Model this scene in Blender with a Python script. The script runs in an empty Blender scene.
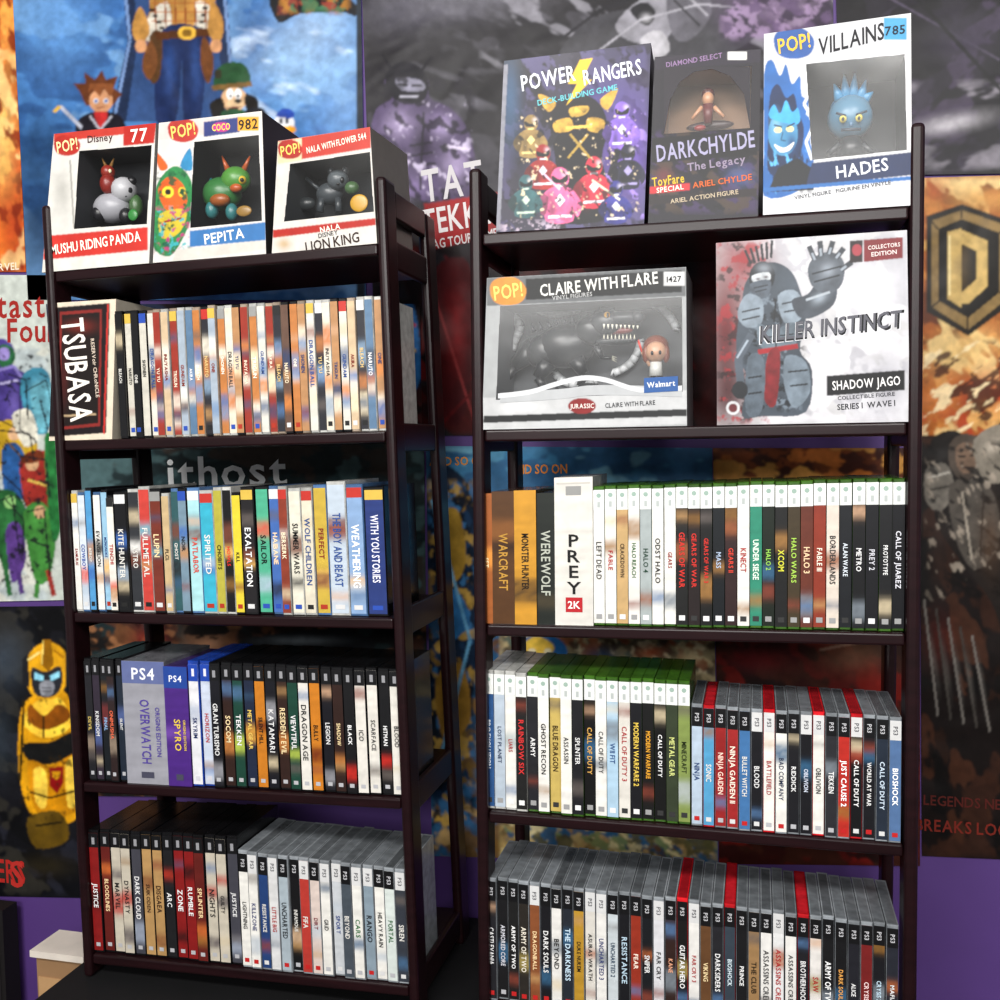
import bpy, math, random
import numpy as np
from mathutils import Vector, Matrix
random.seed(7)
sc=bpy.context.scene
try:
    sc.view_settings.view_transform='Standard'
except Exception: pass
# ---------------------------------------------------------------- camera
CAM=Vector((0,0,1.40))
yaw,pitch,roll=math.radians(-14.4),math.radians(-3.1),math.radians(1.05)
f0=Vector((math.sin(yaw)*math.cos(pitch),math.cos(yaw)*math.cos(pitch),math.sin(pitch)))
r0=Vector((math.cos(yaw),-math.sin(yaw),0)); u0=r0.cross(f0)
R=r0*math.cos(roll)-u0*math.sin(roll); U=r0*math.sin(roll)+u0*math.cos(roll)
cd=bpy.data.cameras.new('camera'); cam=bpy.data.objects.new('camera',cd); sc.collection.objects.link(cam)
cd.sensor_width=36; cd.lens=36; cd.clip_start=.02
M=Matrix((R,U,-f0)).transposed().to_4x4(); M.translation=CAM; cam.matrix_world=M
sc.camera=cam
def ray(px,py): return f0+R*((px-500)/1000)+U*((500-py)/1000)
def isect(px,py,p0,n):
    d=ray(px,py); return CAM+d*((p0-CAM).dot(n)/d.dot(n))
def PY(px,py,Y): return isect(px,py,Vector((0,Y,0)),Vector((0,-1,0)))
aC,aR,aU,aF=[np.array(tuple(v)) for v in (CAM,R,U,f0)]
def proj(P):
    d=P-aC; w=d@aF; return 500+1000*(d@aR)/w, 500-1000*(d@aU)/w
# ---------------------------------------------------------------- materials
def lin(h,a=1):
    if isinstance(h,tuple): return h
    o=[]
    for i in (0,2,4):
        c=int(h[i:i+2],16)/255; o.append(c/12.92 if c<=.04045 else ((c+.055)/1.055)**2.4)
    return tuple(o)+(1,)
def vmat(name,rough=.4,noise=0,nscale=30,bump=0,bscale=5,coat=0,spec=.5):
    m=bpy.data.materials.new(name); m.use_nodes=True; nt=m.node_tree; b=nt.nodes['Principled BSDF']
    at=nt.nodes.new('ShaderNodeAttribute'); at.attribute_name='Col'
    out=at.outputs['Color']
    tc=nt.nodes.new('ShaderNodeTexCoord')
    if noise:
        n=nt.nodes.new('ShaderNodeTexNoise'); n.inputs['Scale'].default_value=nscale; n.inputs['Detail'].default_value=6
        nt.links.new(tc.outputs['Object'],n.inputs['Vector'])
        mr=nt.nodes.new('ShaderNodeMapRange'); mr.inputs[1].default_value=.3; mr.inputs[2].default_value=.7
        mr.inputs[3].default_value=1-noise; mr.inputs[4].default_value=1+noise
        nt.links.new(n.outputs['Fac'],mr.inputs[0])
        mx=nt.nodes.new('ShaderNodeMix'); mx.data_type='RGBA'; mx.blend_type='MULTIPLY'; mx.inputs[0].default_value=1
        nt.links.new(out,mx.inputs[6]); nt.links.new(mr.outputs[0],mx.inputs[7]); out=mx.outputs[2]
    nt.links.new(out,b.inputs['Base Color'])
    b.inputs['Roughness'].default_value=rough
    b.inputs['Coat Weight'].default_value=coat; b.inputs['Coat Roughness'].default_value=.12
    b.inputs['Specular IOR Level'].default_value=spec
    if bump:
        n=nt.nodes.new('ShaderNodeTexNoise'); n.inputs['Scale'].default_value=bscale; n.inputs['Detail'].default_value=2; n.inputs['Distortion'].default_value=1.0
        nt.links.new(tc.outputs['Object'],n.inputs['Vector'])
        bp=nt.nodes.new('ShaderNodeBump'); bp.inputs['Strength'].default_value=bump; bp.inputs['Distance'].default_value=.03
        nt.links.new(n.outputs['Fac'],bp.inputs['Height']); nt.links.new(bp.outputs[0],b.inputs['Normal'])
    return m
M_POST=vmat('poster_print',.4,.12,40,.25,5,0,.16)
M_PRINT=vmat('box_print',.4,.06,60,0,5,.03,.25)
M_PLAIN=vmat('plain_print',.5,0,1,0,1,0,.2)
M_PLAS=vmat('case_plastic',.25,.25,70,0,1,.3,.4)
M_VINYL=vmat('vinyl',.35)
M_MATTE=vmat('matte',.7,.15,12,0,1,0,.3)
def clear():
    m=bpy.data.materials.new('clear_window'); m.use_nodes=True; nt=m.node_tree; nt.nodes.clear()
    o=nt.nodes.new('ShaderNodeOutputMaterial'); mx=nt.nodes.new('ShaderNodeMixShader'); t=nt.nodes.new('ShaderNodeBsdfTransparent'); g=nt.nodes.new('ShaderNodeBsdfGlossy')
    g.inputs['Roughness'].default_value=.2; mx.inputs[0].default_value=.04
    tc=nt.nodes.new('ShaderNodeTexCoord'); n=nt.nodes.new('ShaderNodeTexNoise'); n.inputs['Scale'].default_value=9; bp=nt.nodes.new('ShaderNodeBump'); bp.inputs['Strength'].default_value=.12; bp.inputs['Distance'].default_value=.01
    nt.links.new(tc.outputs['Object'],n.inputs[0]); nt.links.new(n.outputs[0],bp.inputs['Height']); nt.links.new(bp.outputs[0],g.inputs['Normal'])
    nt.links.new(t.outputs[0],mx.inputs[1]); nt.links.new(g.outputs[0],mx.inputs[2]); nt.links.new(mx.outputs[0],o.inputs[0]); return m
M_CLEAR=clear()
def wood():
    m=bpy.data.materials.new('espresso_wood'); m.use_nodes=True; nt=m.node_tree; b=nt.nodes['Principled BSDF']
    tc=nt.nodes.new('ShaderNodeTexCoord'); mp=nt.nodes.new('ShaderNodeMapping'); mp.inputs['Scale'].default_value=(6,30,60)
    n=nt.nodes.new('ShaderNodeTexNoise'); n.inputs['Scale'].default_value=2; n.inputs['Detail'].default_value=5
    cr=nt.nodes.new('ShaderNodeValToRGB'); cr.color_ramp.elements[0].color=(.004,.0014,.0018,1); cr.color_ramp.elements[1].color=(.017,.0045,.006,1)
    nt.links.new(tc.outputs['Object'],mp.inputs[0]); nt.links.new(mp.outputs[0],n.inputs[0]); nt.links.new(n.outputs[0],cr.inputs[0]); nt.links.new(cr.outputs[0],b.inputs['Base Color'])
    b.inputs['Roughness'].default_value=.3; b.inputs['Specular IOR Level'].default_value=.25; return m
M_WOOD=wood()
M_SPINE=vmat('spine_print',.3,.05,80,0,1,.3,.35)
def simple(name,col,rough,ns=8,amt=.1):
    m=bpy.data.materials.new(name); m.use_nodes=True; nt=m.node_tree; b=nt.nodes['Principled BSDF']
    tc=nt.nodes.new('ShaderNodeTexCoord'); n=nt.nodes.new('ShaderNodeTexNoise'); n.inputs['Scale'].default_value=ns
    cr=nt.nodes.new('ShaderNodeValToRGB'); c=lin(col)
    cr.color_ramp.elements[0].color=tuple(x*(1-amt) for x in c[:3])+(1,); cr.color_ramp.elements[1].color=tuple(x*(1+amt) for x in c[:3])+(1,)
    nt.links.new(tc.outputs['Object'],n.inputs[0]); nt.links.new(n.outputs[0],cr.inputs[0]); nt.links.new(cr.outputs[0],b.inputs['Base Color']); b.inputs['Roughness'].default_value=rough
    return m
MATS=[M_POST,M_PRINT,M_PLAIN,M_PLAS,M_VINYL,M_MATTE,M_CLEAR,M_WOOD,M_SPINE]
POST,PRINT,PLAIN,PLAS,VINYL,MATTE,CLEAR,WOOD,SPINE=range(9)
# ---------------------------------------------------------------- glyphs
GL={}
def make_glyphs():
    chars="ABCDEFGHIJKLMNOPQRSTUVWXYZabcdefghijklmnopqrstuvwxyz0123456789!:'.&-"
    obs=[]
    for ch in chars:
        c=bpy.data.curves.new('g','FONT'); c.body=ch; c.resolution_u=2; c.offset=.016
        o=bpy.data.objects.new('g',c); sc.collection.objects.link(o); obs.append((ch,o))
    bpy.context.view_layer.update(); dg=bpy.context.evaluated_depsgraph_get()
    for ch,o in obs:
        e=o.evaluated_get(dg); me=e.to_mesh()
        vs=[(v.co.x,v.co.y) for v in me.vertices]; fs=[tuple(p.vertices) for p in me.polygons]
        if vs:
            x0=min(v[0] for v in vs); x1=max(v[0] for v in vs)
            GL[ch]=([(a-x0,b) for a,b in vs],fs,x1-x0)
        e.to_mesh_clear()
    cap=max(v[1] for v in GL['H'][0])
    for k,(vs,fs,w) in list(GL.items()): GL[k]=([(a/cap,b/cap) for a,b in vs],fs,w/cap)
    for ch,o in obs:
        c=o.data; bpy.data.objects.remove(o); bpy.data.curves.remove(c)
make_glyphs()
def twidth(s,sp=.13):
    return sum((.35 if ch not in GL else GL[ch][2]+sp) for ch in s)-sp
# ---------------------------------------------------------------- procedural painter (vertex colours)
LAT=np.random.RandomState(5).rand(12,64,64)
def vnoise(x,y,L):
    xi=np.floor(x).astype(int); yi=np.floor(y).astype(int); fx=x-xi; fy=y-yi; fx=fx*fx*(3-2*fx); fy=fy*fy*(3-2*fy)
    a=L[yi%64,xi%64]; b=L[yi%64,(xi+1)%64]; c=L[(yi+1)%64,xi%64]; d=L[(yi+1)%64,(xi+1)%64]
    return (a*(1-fx)+b*fx)*(1-fy)+(c*(1-fx)+d*fx)*fy
def fbm(x,y,seed,oc=4):
    rr=np.random.RandomState(seed%100000); o=0;amp=1;t=0
    for i in range(oc):
        ox,oy=rr.rand(2)*50; o=o+amp*vnoise(x*2**i+ox,y*2**i+oy,LAT[(seed+i)%12]); t+=amp; amp*=.55
    return o/t
class Canvas:
    def __init__(s,x0,y0,x1,y1,res,col):
        s.x0,s.y0,s.res=x0,y0,res; w=int((x1-x0)*res)+2; h=int((y1-y0)*res)+2
        s.X,s.Y=np.meshgrid(x0+np.arange(w)/res,y0+np.arange(h)/res); s.a=np.empty((h,w,3)); s.a[:]=lin(col)[:3]; s.seed=int(abs(x0*7+y0*13+x1))+3
    def win(s,x0,y0,x1,y1):
        h,w=s.X.shape; i0=max(0,int((x0-s.x0)*s.res)-1); i1=min(w,int((x1-s.x0)*s.res)+2); j0=max(0,int((y0-s.y0)*s.res)-1); j1=min(h,int((y1-s.y0)*s.res)+2)
        return (slice(j0,max(j0,j1)),slice(i0,max(i0,i1)))
    def poly(s,pts,col,al=1.0,shade=.0):
        xs=[p[0] for p in pts]; ys=[p[1] for p in pts]; w=s.win(min(xs),min(ys),max(xs),max(ys)); X=s.X[w];Y=s.Y[w]
        if X.size==0: return
        m=np.zeros(X.shape,bool)
        for i in range(len(pts)):
            xa,ya=pts[i-1]; xb,yb=pts[i]
            if ya==yb: continue
            m^=((Y>=ya)!=(Y>=yb))&(X<(xb-xa)*(Y-ya)/(yb-ya)+xa)
        c=np.array(lin(col)[:3]); A=s.a[w]
        if shade:
            s.seed+=1; sc_=max(6,min(max(xs)-min(xs),max(ys)-min(ys))*.35); n=fbm(X/sc_,Y/sc_,s.seed,4)
            cc=c*(1+shade*(n-.5)*3)[...,None]; A[m]=A[m]*(1-al)+np.clip(cc[m],0,1)*al
        else: A[m]=A[m]*(1-al)+c*al
    def soft(s,cx,cy,rx,ry,col,al=1,rot=0):
        rm=max(rx,ry)*1.6; w=s.win(cx-rm,cy-rm,cx+rm,cy+rm); X=s.X[w]-cx;Y=s.Y[w]-cy
        if X.size==0: return
        c,d=math.cos(rot),math.sin(rot); u=(X*c+Y*d)/rx; v=(-X*d+Y*c)/ry; m=np.exp(-1.6*(u*u+v*v))*al; m[m<.02]=0
        s.a[w]=s.a[w]*(1-m[...,None])+np.array(lin(col)[:3])*m[...,None]
    def mix(s,x0,y0,x1,y1,col,scale,cov,asp=1,rot=0,soft=.05,al=.9,oc=4):
        w=s.win(x0,y0,x1,y1); X=s.X[w];Y=s.Y[w]; s.seed+=7
        if X.size==0: return
        c,d=math.cos(rot),math.sin(rot); u=(X*c+Y*d)/(scale*asp); v=(-X*d+Y*c)/scale
        n=fbm(u,v,s.seed,oc); q=np.quantile(n,1-cov); m=np.clip((n-q)/soft,0,1)*al
        e=np.clip(np.minimum(np.minimum(X-x0,x1-X),np.minimum(Y-y0,y1-Y))/8+.3,0,1); m=m*e
        s.a[w]=s.a[w]*(1-m[...,None])+np.array(lin(col)[:3])*m[...,None]
    def finish(s,grain=.2,gs=7):
        n=fbm(s.X/gs,s.Y/gs,s.seed+91,4); s.a*=(1+grain*(n-.5)*2)[...,None]
        k=s.a.copy()
        for ax in (0,1): k=(np.roll(k,1,ax)+2*k+np.roll(k,-1,ax))/4
        s.a=np.clip(k,0,1)
    def sample(s,x,y):
        i=np.clip((x-s.x0)*s.res,0,s.a.shape[1]-1.001); j=np.clip((y-s.y0)*s.res,0,s.a.shape[0]-1.001)
        i0=i.astype(int);j0=j.astype(int);fx=(i-i0)[...,None];fy=(j-j0)[...,None]
        return (s.a[j0,i0]*(1-fx)+s.a[j0,i0+1]*fx)*(1-fy)+(s.a[j0+1,i0]*(1-fx)+s.a[j0+1,i0+1]*fx)*fy
# ---------------------------------------------------------------- mesh builder
def smooth(pts,n=4):
    L=len(pts); out=[]
    for i in range(L):
        p0,p1,p2,p3=pts[i-1],pts[i],pts[(i+1)%L],pts[(i+2)%L]
        for k in range(n):
            t=k/n
            out.append(tuple(.5*((2*p1[j])+(-p0[j]+p2[j])*t+(2*p0[j]-5*p1[j]+4*p2[j]-p3[j])*t*t+(-p0[j]+3*p1[j]-3*p2[j]+p3[j])*t**3) for j in (0,1)))
    return out
def PP(s): return [tuple(float(a) for a in q.split(',')) for q in s.split()] if isinstance(s,str) else s
class MB:
    def __init__(s): s.v=[];s.f=[];s.c=[];s.m=[];s.sm=[];s.g=[]
    def face(s,pts,col,mat=PLAIN,sm=False):
        b=len(s.v); s.v+= [tuple(p) for p in pts]; s.f.append(tuple(range(b,b+len(pts)))); s.c.append(lin(col)); s.m.append(mat); s.sm.append(sm)
    def hexa(s,q,back,col,mat=PLAIN,front=True,cols=None,bk=None):
        k=bk or [p+back for p in q]
        b=len(s.v); s.v+=[tuple(p) for p in q]+[tuple(p) for p in k]
        fs={'l':(4,0,3,7),'r':(1,5,6,2),'t':(3,2,6,7),'b':(4,5,1,0),'k':(5,4,7,6)}
        if front: fs['f']=(0,1,2,3)
        for key,ff in fs.items():
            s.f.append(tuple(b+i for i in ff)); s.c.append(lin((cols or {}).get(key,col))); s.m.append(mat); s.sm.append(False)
    def grid(s,P,C,mat,mask=None):
        h,w=P.shape[:2]; idx=np.arange(h*w).reshape(h,w)
        F=np.stack([idx[:-1,:-1],idx[:-1,1:],idx[1:,1:],idx[1:,:-1]],-1)
        F=F[mask] if mask is not None else F.reshape(-1,4)
        s.g.append((P.reshape(-1,3),F,C.reshape(-1,3),mat))
    def ball(s,c,rx,ry,rz,col,mat=VINYL,seg=14,rings=9,rot=None):
        b=len(s.v)
        for i in range(rings+1):
            th=math.pi*i/rings
            for j in range(seg):
                ph=2*math.pi*j/seg
                p=Vector((rx*math.sin(th)*math.cos(ph),ry*math.sin(th)*math.sin(ph),rz*math.cos(th)))
                if rot: p=rot@p
                s.v.append(tuple(Vector(c)+p))
        for i in range(rings):
            for j in range(seg):
                s.f.append((b+i*seg+j,b+(i+1)*seg+j,b+(i+1)*seg+(j+1)%seg,b+i*seg+(j+1)%seg)); s.c.append(lin(col)); s.m.append(mat); s.sm.append(True)
    def tube(s,p0,p1,a,bb,col,mat=VINYL,seg=10):
        p0=Vector(p0);p1=Vector(p1); d=(p1-p0).normalized(); x=d.orthogonal().normalized(); y=d.cross(x); b=len(s.v)
        for p,r in ((p0,a),(p1,bb)):
            for j in range(seg):
                t=2*math.pi*j/seg; s.v.append(tuple(p+x*r*math.cos(t)+y*r*math.sin(t)))
        for j in range(seg):
            s.f.append((b+j,b+(j+1)%seg,b+seg+(j+1)%seg,b+seg+j)); s.c.append(lin(col)); s.m.append(mat); s.sm.append(True)
        s.f.append(tuple(b+j for j in range(seg))[::-1]); s.c.append(lin(col)); s.m.append(mat); s.sm.append(False)
        s.f.append(tuple(b+seg+j for j in range(seg))); s.c.append(lin(col)); s.m.append(mat); s.sm.append(False)
    def text(s,t,O,ex,ey,h,col,maxw=None,mat=PLAIN,stretch=1,shear=0):
        w=twidth(t)*h*stretch
        sx=1
        if maxw and w>maxw: sx=maxw/w
        if sx<.6: h*=sx/.6
        hx=h*stretch*sx if sx>=.6 else h*stretch*.6
        w=twidth(t)*hx; x=-w/2; cc=lin(col)
        for ch in t:
            if ch not in GL: x+=.35*hx; continue
            vs,fs,gw=GL[ch]; b=len(s.v)
            for a,c in vs: s.v.append(tuple(O+ex*(x+a*hx+shear*c*h)+ey*((c-.5)*h)))
            for ff in fs: s.f.append(tuple(b+i for i in ff)); s.c.append(cc); s.m.append(mat); s.sm.append(False)
            x+=(gw+.13)*hx
    def build(s,name,parent=None):
        me=bpy.data.meshes.new(name)
        nv=len(s.v); V=[np.array(s.v,dtype=float).reshape(-1,3)]; LI=[np.array([i for f in s.f for i in f],dtype=np.int32)]; LT=[np.array([len(f) for f in s.f],dtype=np.int32)]
        CC=[np.repeat(np.array(s.c,dtype=float).reshape(-1,4),LT[0],axis=0)]; MI=[np.array(s.m,dtype=np.int32)]; SM=[np.array(s.sm,dtype=bool)]
        for P,F,C,mat in s.g:
            V.append(P); LI.append((F+nv).ravel().astype(np.int32)); nv+=len(P); LT.append(np.full(len(F),4,np.int32)); c4=np.ones((F.size,4)); c4[:,:3]=C[F.ravel()]; CC.append(c4); MI.append(np.full(len(F),mat,np.int32)); SM.append(np.zeros(len(F),bool))
        V=np.concatenate(V);LI=np.concatenate(LI);LT=np.concatenate(LT);CC=np.concatenate(CC);MI=np.concatenate(MI);SM=np.concatenate(SM)
        me.vertices.add(len(V)); me.vertices.foreach_set('co',V.ravel().astype(np.float32))
        me.loops.add(len(LI)); me.loops.foreach_set('vertex_index',LI)
        me.polygons.add(len(LT)); st=np.concatenate([[0],np.cumsum(LT)[:-1]]).astype(np.int32); me.polygons.foreach_set('loop_start',st); me.polygons.foreach_set('loop_total',LT)
        for m in MATS: me.materials.append(m)
        me.update(calc_edges=True); me.validate()
        ca=me.color_attributes.new('Col','FLOAT_COLOR','CORNER')
        if len(ca.data)==len(CC): ca.data.foreach_set('color',CC.ravel().astype(np.float32))
        else: raise Exception('loop mismatch '+name)
        me.polygons.foreach_set('material_index',MI); me.polygons.foreach_set('use_smooth',SM)
        o=bpy.data.objects.new(name,me); sc.collection.objects.link(o)
        if parent: o.parent=parent
        return o
class Frame:
    def __init__(s,mb,p0,n,mat=PRINT,eps=.00005,k0=8):
        s.mb=mb; s.p0=Vector(p0); s.n=Vector(n).normalized(); s.ex=Vector((0,0,1)).cross(s.n).normalized()
        if s.ex.dot(R)<0: s.ex=-s.ex
        s.ey=Vector((0,0,1)); s.k=k0; s.eps=eps; s.mat=mat; s.cv=None; s.sh=.25; s.win=None
    def pt(s,px,py,off=None):
        if off is None: off=s.k*s.eps
        return isect(px,py,s.p0+s.n*off,s.n)
    def sc(s,px,py): return (s.pt(px+1,py)-s.pt(px,py)).length
    def poly(s,pts,col,sm=False,mat=None,al=1):
        pts=PP(pts)
        if sm: pts=smooth(pts)
        if s.cv: s.cv.poly(pts,col,al,s.sh if sm else s.sh*.3); return
        s.mb.face([s.pt(*p) for p in pts],col,s.mat if mat is None else mat); s.k+=1
    def sp(s,pts,col,al=1): s.poly(pts,col,True,al=al)
    def soft(s,*a,**k): s.cv.soft(*a,**k)
    def rect(s,x0,y0,x1,y1,col): s.poly([(x0,y0),(x1,y0),(x1,y1),(x0,y1)],col)
    def ell(s,cx,cy,rx,ry,col,rot=0,n=20):
        c,d=math.cos(rot),math.sin(rot)
        s.poly([(cx+rx*math.cos(t)*c-ry*math.sin(t)*d,cy+rx*math.cos(t)*d+ry*math.sin(t)*c) for t in [2*math.pi*i/n for i in range(n)]],col)
    def line(s,pts,w,col):
        pts=PP(pts)
        for (x0,y0),(x1,y1) in zip(pts,pts[1:]):
            L=math.hypot(x1-x0,y1-y0) or 1; nx,ny=-(y1-y0)/L*w/2,(x1-x0)/L*w/2
            s.poly([(x0+nx,y0+ny),(x1+nx,y1+ny),(x1-nx,y1-ny),(x0-nx,y0-ny)],col)
    def text(s,t,px,py,h,col,w=None,rot=0,stretch=1,shear=0):
        O=s.pt(px,py); k=s.sc(px,py); a=math.radians(rot)
        ex=s.ex*math.cos(a)+s.ey*math.sin(a); ey=-s.ex*math.sin(a)+s.ey*math.cos(a)
        s.mb.text(t,O,ex,ey,h*k,col,w*k if w else None,PLAIN,stretch,shear); s.k+=1
    def scatter(s,x0,y0,x1,y1,n,pal,a,b,seed=0,asp=2.2,rot=.6):
        s.cv.seed+=seed
        for c in pal: s.cv.mix(x0,y0,x1,y1,c,(a+b)*.55,min(.42,1.25/len(pal)),asp**.5,rot if rot is not None else .5,.035,.9)
    def finish(s,q,step,grain=.2,gs=7):
        s.cv.finish(grain,gs)
        BL,BR,TR,TL=[np.array(tuple(p)) for p in q]; x,y=proj(np.array([BL,BR,TR,TL]))
        nu=int(max(abs(x[1]-x[0]),abs(x[2]-x[3]))/step)+2; nv=int(max(abs(y[3]-y[0]),abs(y[2]-y[1]))/step)+2
        u=np.linspace(0,1,nu)[None,:,None]; v=np.linspace(0,1,nv)[:,None,None]
        P=(BL*(1-u)+BR*u)*(1-v)+(TL*(1-u)+TR*u)*v+np.array(tuple(s.n))*.00015
        X,Y=proj(P); C=s.cv.sample(X,Y); mask=None
        if s.win:
            Xc=(X[:-1,:-1]+X[1:,1:])/2; Yc=(Y[:-1,:-1]+Y[1:,1:])/2; m=np.zeros(Xc.shape,bool)
            for i in range(len(s.win)):
                xa,ya=s.win[i-1]; xb,yb=s.win[i]
                if ya==yb: continue
                m^=((Yc>=ya)!=(Yc>=yb))&(Xc<(xb-xa)*(Yc-ya)/(yb-ya)+xa)
            mask=~m
        s.mb.grid(P,C,s.mat,mask)
    def ball(s,px,py,rx,ry,d,col,rd=None,mat=VINYL):
        c=s.pt(px,py,-d); k=(s.pt(px+1,py,-d)-c).length
        s.mb.ball(c,rx*k,(rd if rd else min(rx,ry))*k,ry*k,col,mat)
    def tube(s,a,b,r0,r1,d,col,d2=None):
        p=s.pt(a[0],a[1],-d); q=s.pt(b[0],b[1],-(d if d2 is None else d2)); k=(s.pt(a[0]+1,a[1],-d)-p).length
        s.mb.tube(p,q,r0*k,r1*k,col)
# ---------------------------------------------------------------- room
YW=1.68
def slab(name,x0,x1,y0,y1,z0,z1,mat):
    me=bpy.data.meshes.new(name)
    v=[(x,y,z) for z in (z0,z1) for y in (y0,y1) for x in (x0,x1)]
    me.from_pydata(v,[],[(0,2,3,1),(4,5,7,6),(0,1,5,4),(2,6,7,3),(0,4,6,2),(1,3,7,5)]); me.materials.append(mat)
    o=bpy.data.objects.new(name,me); sc.collection.objects.link(o); return o
slab('wall_back',-3.2,2.4,YW,YW+.1,0,2.8,simple('purple_paint','4c2f72',.6,20,.06))
slab('floor',-3.2,2.4,-2.6,YW,-.08,0,simple('carpet','3a3838',.9,90,.3))
slab('ceiling',-3.2,2.4,-2.6,YW,2.8,2.88,simple('ceiling_paint','c9c7c2',.9))
slab('baseboard_back',-3.2,2.4,YW-.012,YW,0,.09,simple('trim_paint','2a2230',.5))
# ---------------------------------------------------------------- posters
class Poster:
    def __init__(s,quad,col,base=1):
        s.mb=MB(); s.f=Frame(s.mb,(0,YW-.001-.0015*base,0),(0,-1,0),POST)
        p=PP(quad); q=[s.f.pt(*a,off=0) for a in p]; s.q=[q[3],q[2],q[1],q[0]]
        s.mb.hexa(s.q,Vector((0,.0008,0)),col,POST)
        s.f.cv=Canvas(min(a[0] for a in p)-3,min(a[1] for a in p)-3,max(a[0] for a in p)+3,max(a[1] for a in p)+3,1.0,col)
    def done(s,name,step=1.25,grain=.3,gs=6):
        s.f.finish(s.q,step,grain,gs); return s.mb.build(name)
# fire poster
p=Poster('-90,-60 10,-60 26,272 -90,272','b5551f'); f=p.f
f.scatter(-90,-60,28,272,70,['8c2a12','c0481a','e0762a','6a1c10','e8a24a','f0cc88'],8,30,3,3,1.3)
f.soft(0,140,20,60,'e8b868',.8); f.soft(10,40,14,50,'e89848',.7); f.soft(12,230,16,40,'a8381a',.8); f.soft(-10,200,12,40,'5c160c',.8); f.cv.mix(-90,-60,28,272,'7a2410',9,.25,2.5,1.2)
f.text('MARVEL',2,267,6,'e8d8c0',36)
p.done('comic_hero_poster')
# blue poster
p=Poster('10,-60 360,-60 366,300 28,300','3f6fa8',2); f=p.f
f.scatter(8,-60,366,300,70,['33609c','4a7cb4','2b5084','6a94c0'],20,60,3,2.5,.1)
f.soft(290,60,80,40,'8fb2d6',.8); f.soft(320,20,50,40,'a8c2de',.5); f.soft(60,20,50,60,'5c8cc4',.8); f.soft(40,150,50,40,'1c3a60',.9); f.soft(350,110,40,60,'6c90bc',.6); f.soft(40,220,40,80,'142a48',.9); f.soft(250,30,24,50,'2b5084',.8)
f.cv.mix(230,-20,364,130,'c8d8ea',26,.16,2,.2,.12,.6)
f.poly('118,-60 222,-60 232,60 238,122 110,122 128,40','1b2843'); f.poly('130,-60 212,-60 220,60 224,122 126,122 138,40','2f4a78'); f.soft(178,60,50,80,'203358',.7); f.line('120,-60 130,40 114,120',3,'6a84b0'); f.line('220,-60 230,60 236,120',3,'6a84b0')
f.sp('142,40 150,10 152,-30 210,-30 214,10 204,40','ac7c3c'); f.sp('150,14 168,2 170,38 146,40','c4beb0'); f.sp('196,2 212,10 208,38 196,38','c4beb0')
for i in range(6): f.line([(154+i*10,-30),(156+i*10,30)],1.5,'7c3e1c'); f.line([(152,-24+i*9),(210,-24+i*9)],1.3,'985424')
for i in range(5): f.ell(152+i*3.4,10+i*6,2.6,2,'201814'); f.ell(205-i*1.6,8+i*7,2.4,2,'201814')
f.sp('160,32 206,30 206,62 200,120 184,120 182,60 176,120 156,120','16244a'); f.soft(170,70,8,30,'2c4a86',.7); f.soft(196,70,7,30,'2c4a86',.7); f.sp('150,36 162,34 160,76 150,80','4a3018')
f.line('156,36 210,32',8,'4a2810'); f.ell(187,33,9,7,'d6a83a'); f.ell(187,33,5,4,'7d5a18')
f.sp('150,40 142,66 150,80 158,60','6b4020'); f.sp('204,36 214,60 208,84 200,60','61381a'); f.sp('140,6 132,30 140,44 150,30','ac7c3c'); f.sp('212,0 224,24 218,44 208,30','ac7c3c'); f.ell(141,46,6,7,'c08a60'); f.ell(216,46,6,7,'c08a60')
f.poly('80,92 74,84 86,84 84,72 95,80 102,70 106,80 118,76 114,88 122,94 114,104 86,106','5c3018')
f.ell(101,101,12,12,'c08a64'); f.poly('88,94 92,88 100,97 104,88 110,97 114,90 113,84 90,84','7a4524')
f.ell(96,101,2.2,3,'dedede'); f.ell(106,101,2.2,3,'dedede'); f.ell(96,101,1.3,2,'2a4f9c'); f.ell(106,101,1.3,2,'2a4f9c'); f.line('97,108 105,107',1.2,'7a3a2a')
f.sp('78,134 80,118 94,112 110,112 122,118 124,136','17141c'); f.sp('94,113 101,128 108,113','a02424'); f.line('90,116 100,130 112,116',2,'a9a9b4'); f.line('82,128 60,106',3,'a7aab8'); f.line('60,106 54,112',3,'c8a038')
f.sp('214,88 218,68 232,62 246,66 250,84 232,90','1f4426'); f.line('212,88 252,84',5,'6a4e26'); f.ell(218,74,4,5,'2c2a1c')
f.ell(234,99,13,12,'c49c74'); f.sp('222,98 210,104 214,120 224,112','14100d'); f.sp('246,94 258,100 256,116 246,108','14100d')
f.ell(230,94,3.5,5.5,'e4e4e4'); f.ell(238,94,3.5,5.5,'e4e4e4'); f.ell(230.5,96,1.3,2,'101010'); f.ell(238,96,1.3,2,'101010'); f.ell(235,104,9,6,'ccac84'); f.ell(238,101,3.4,2.4,'101010'); f.line('228,108 242,107',1.5,'5c1c1c')
f.sp('222,112 244,110 262,122 270,140 222,140','1f4a2c'); f.sp('244,112 262,108 270,124 256,130','16161c')
f.ell(284,124,11,9,'d4d4d8'); f.sp('276,116 284,108 294,112 292,118','2444a0'); f.sp('280,128 292,126 296,131 284,134','d8921c'); f.ell(281,121,1.6,3,'101018'); f.ell(287,121,1.6,3,'101018'); f.sp('274,134 292,132 298,150 270,150','982824')
f.sp('272,-10 330,-8 354,2 356,16 340,12 300,14 278,22','121216'); f.scatter(278,-4,350,14,10,['8d3a2a','a87028','3a6a4a'],3,8,9); f.rect(357,-60,366,300,'1c242e')
p.done('adventure_game_poster')
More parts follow.
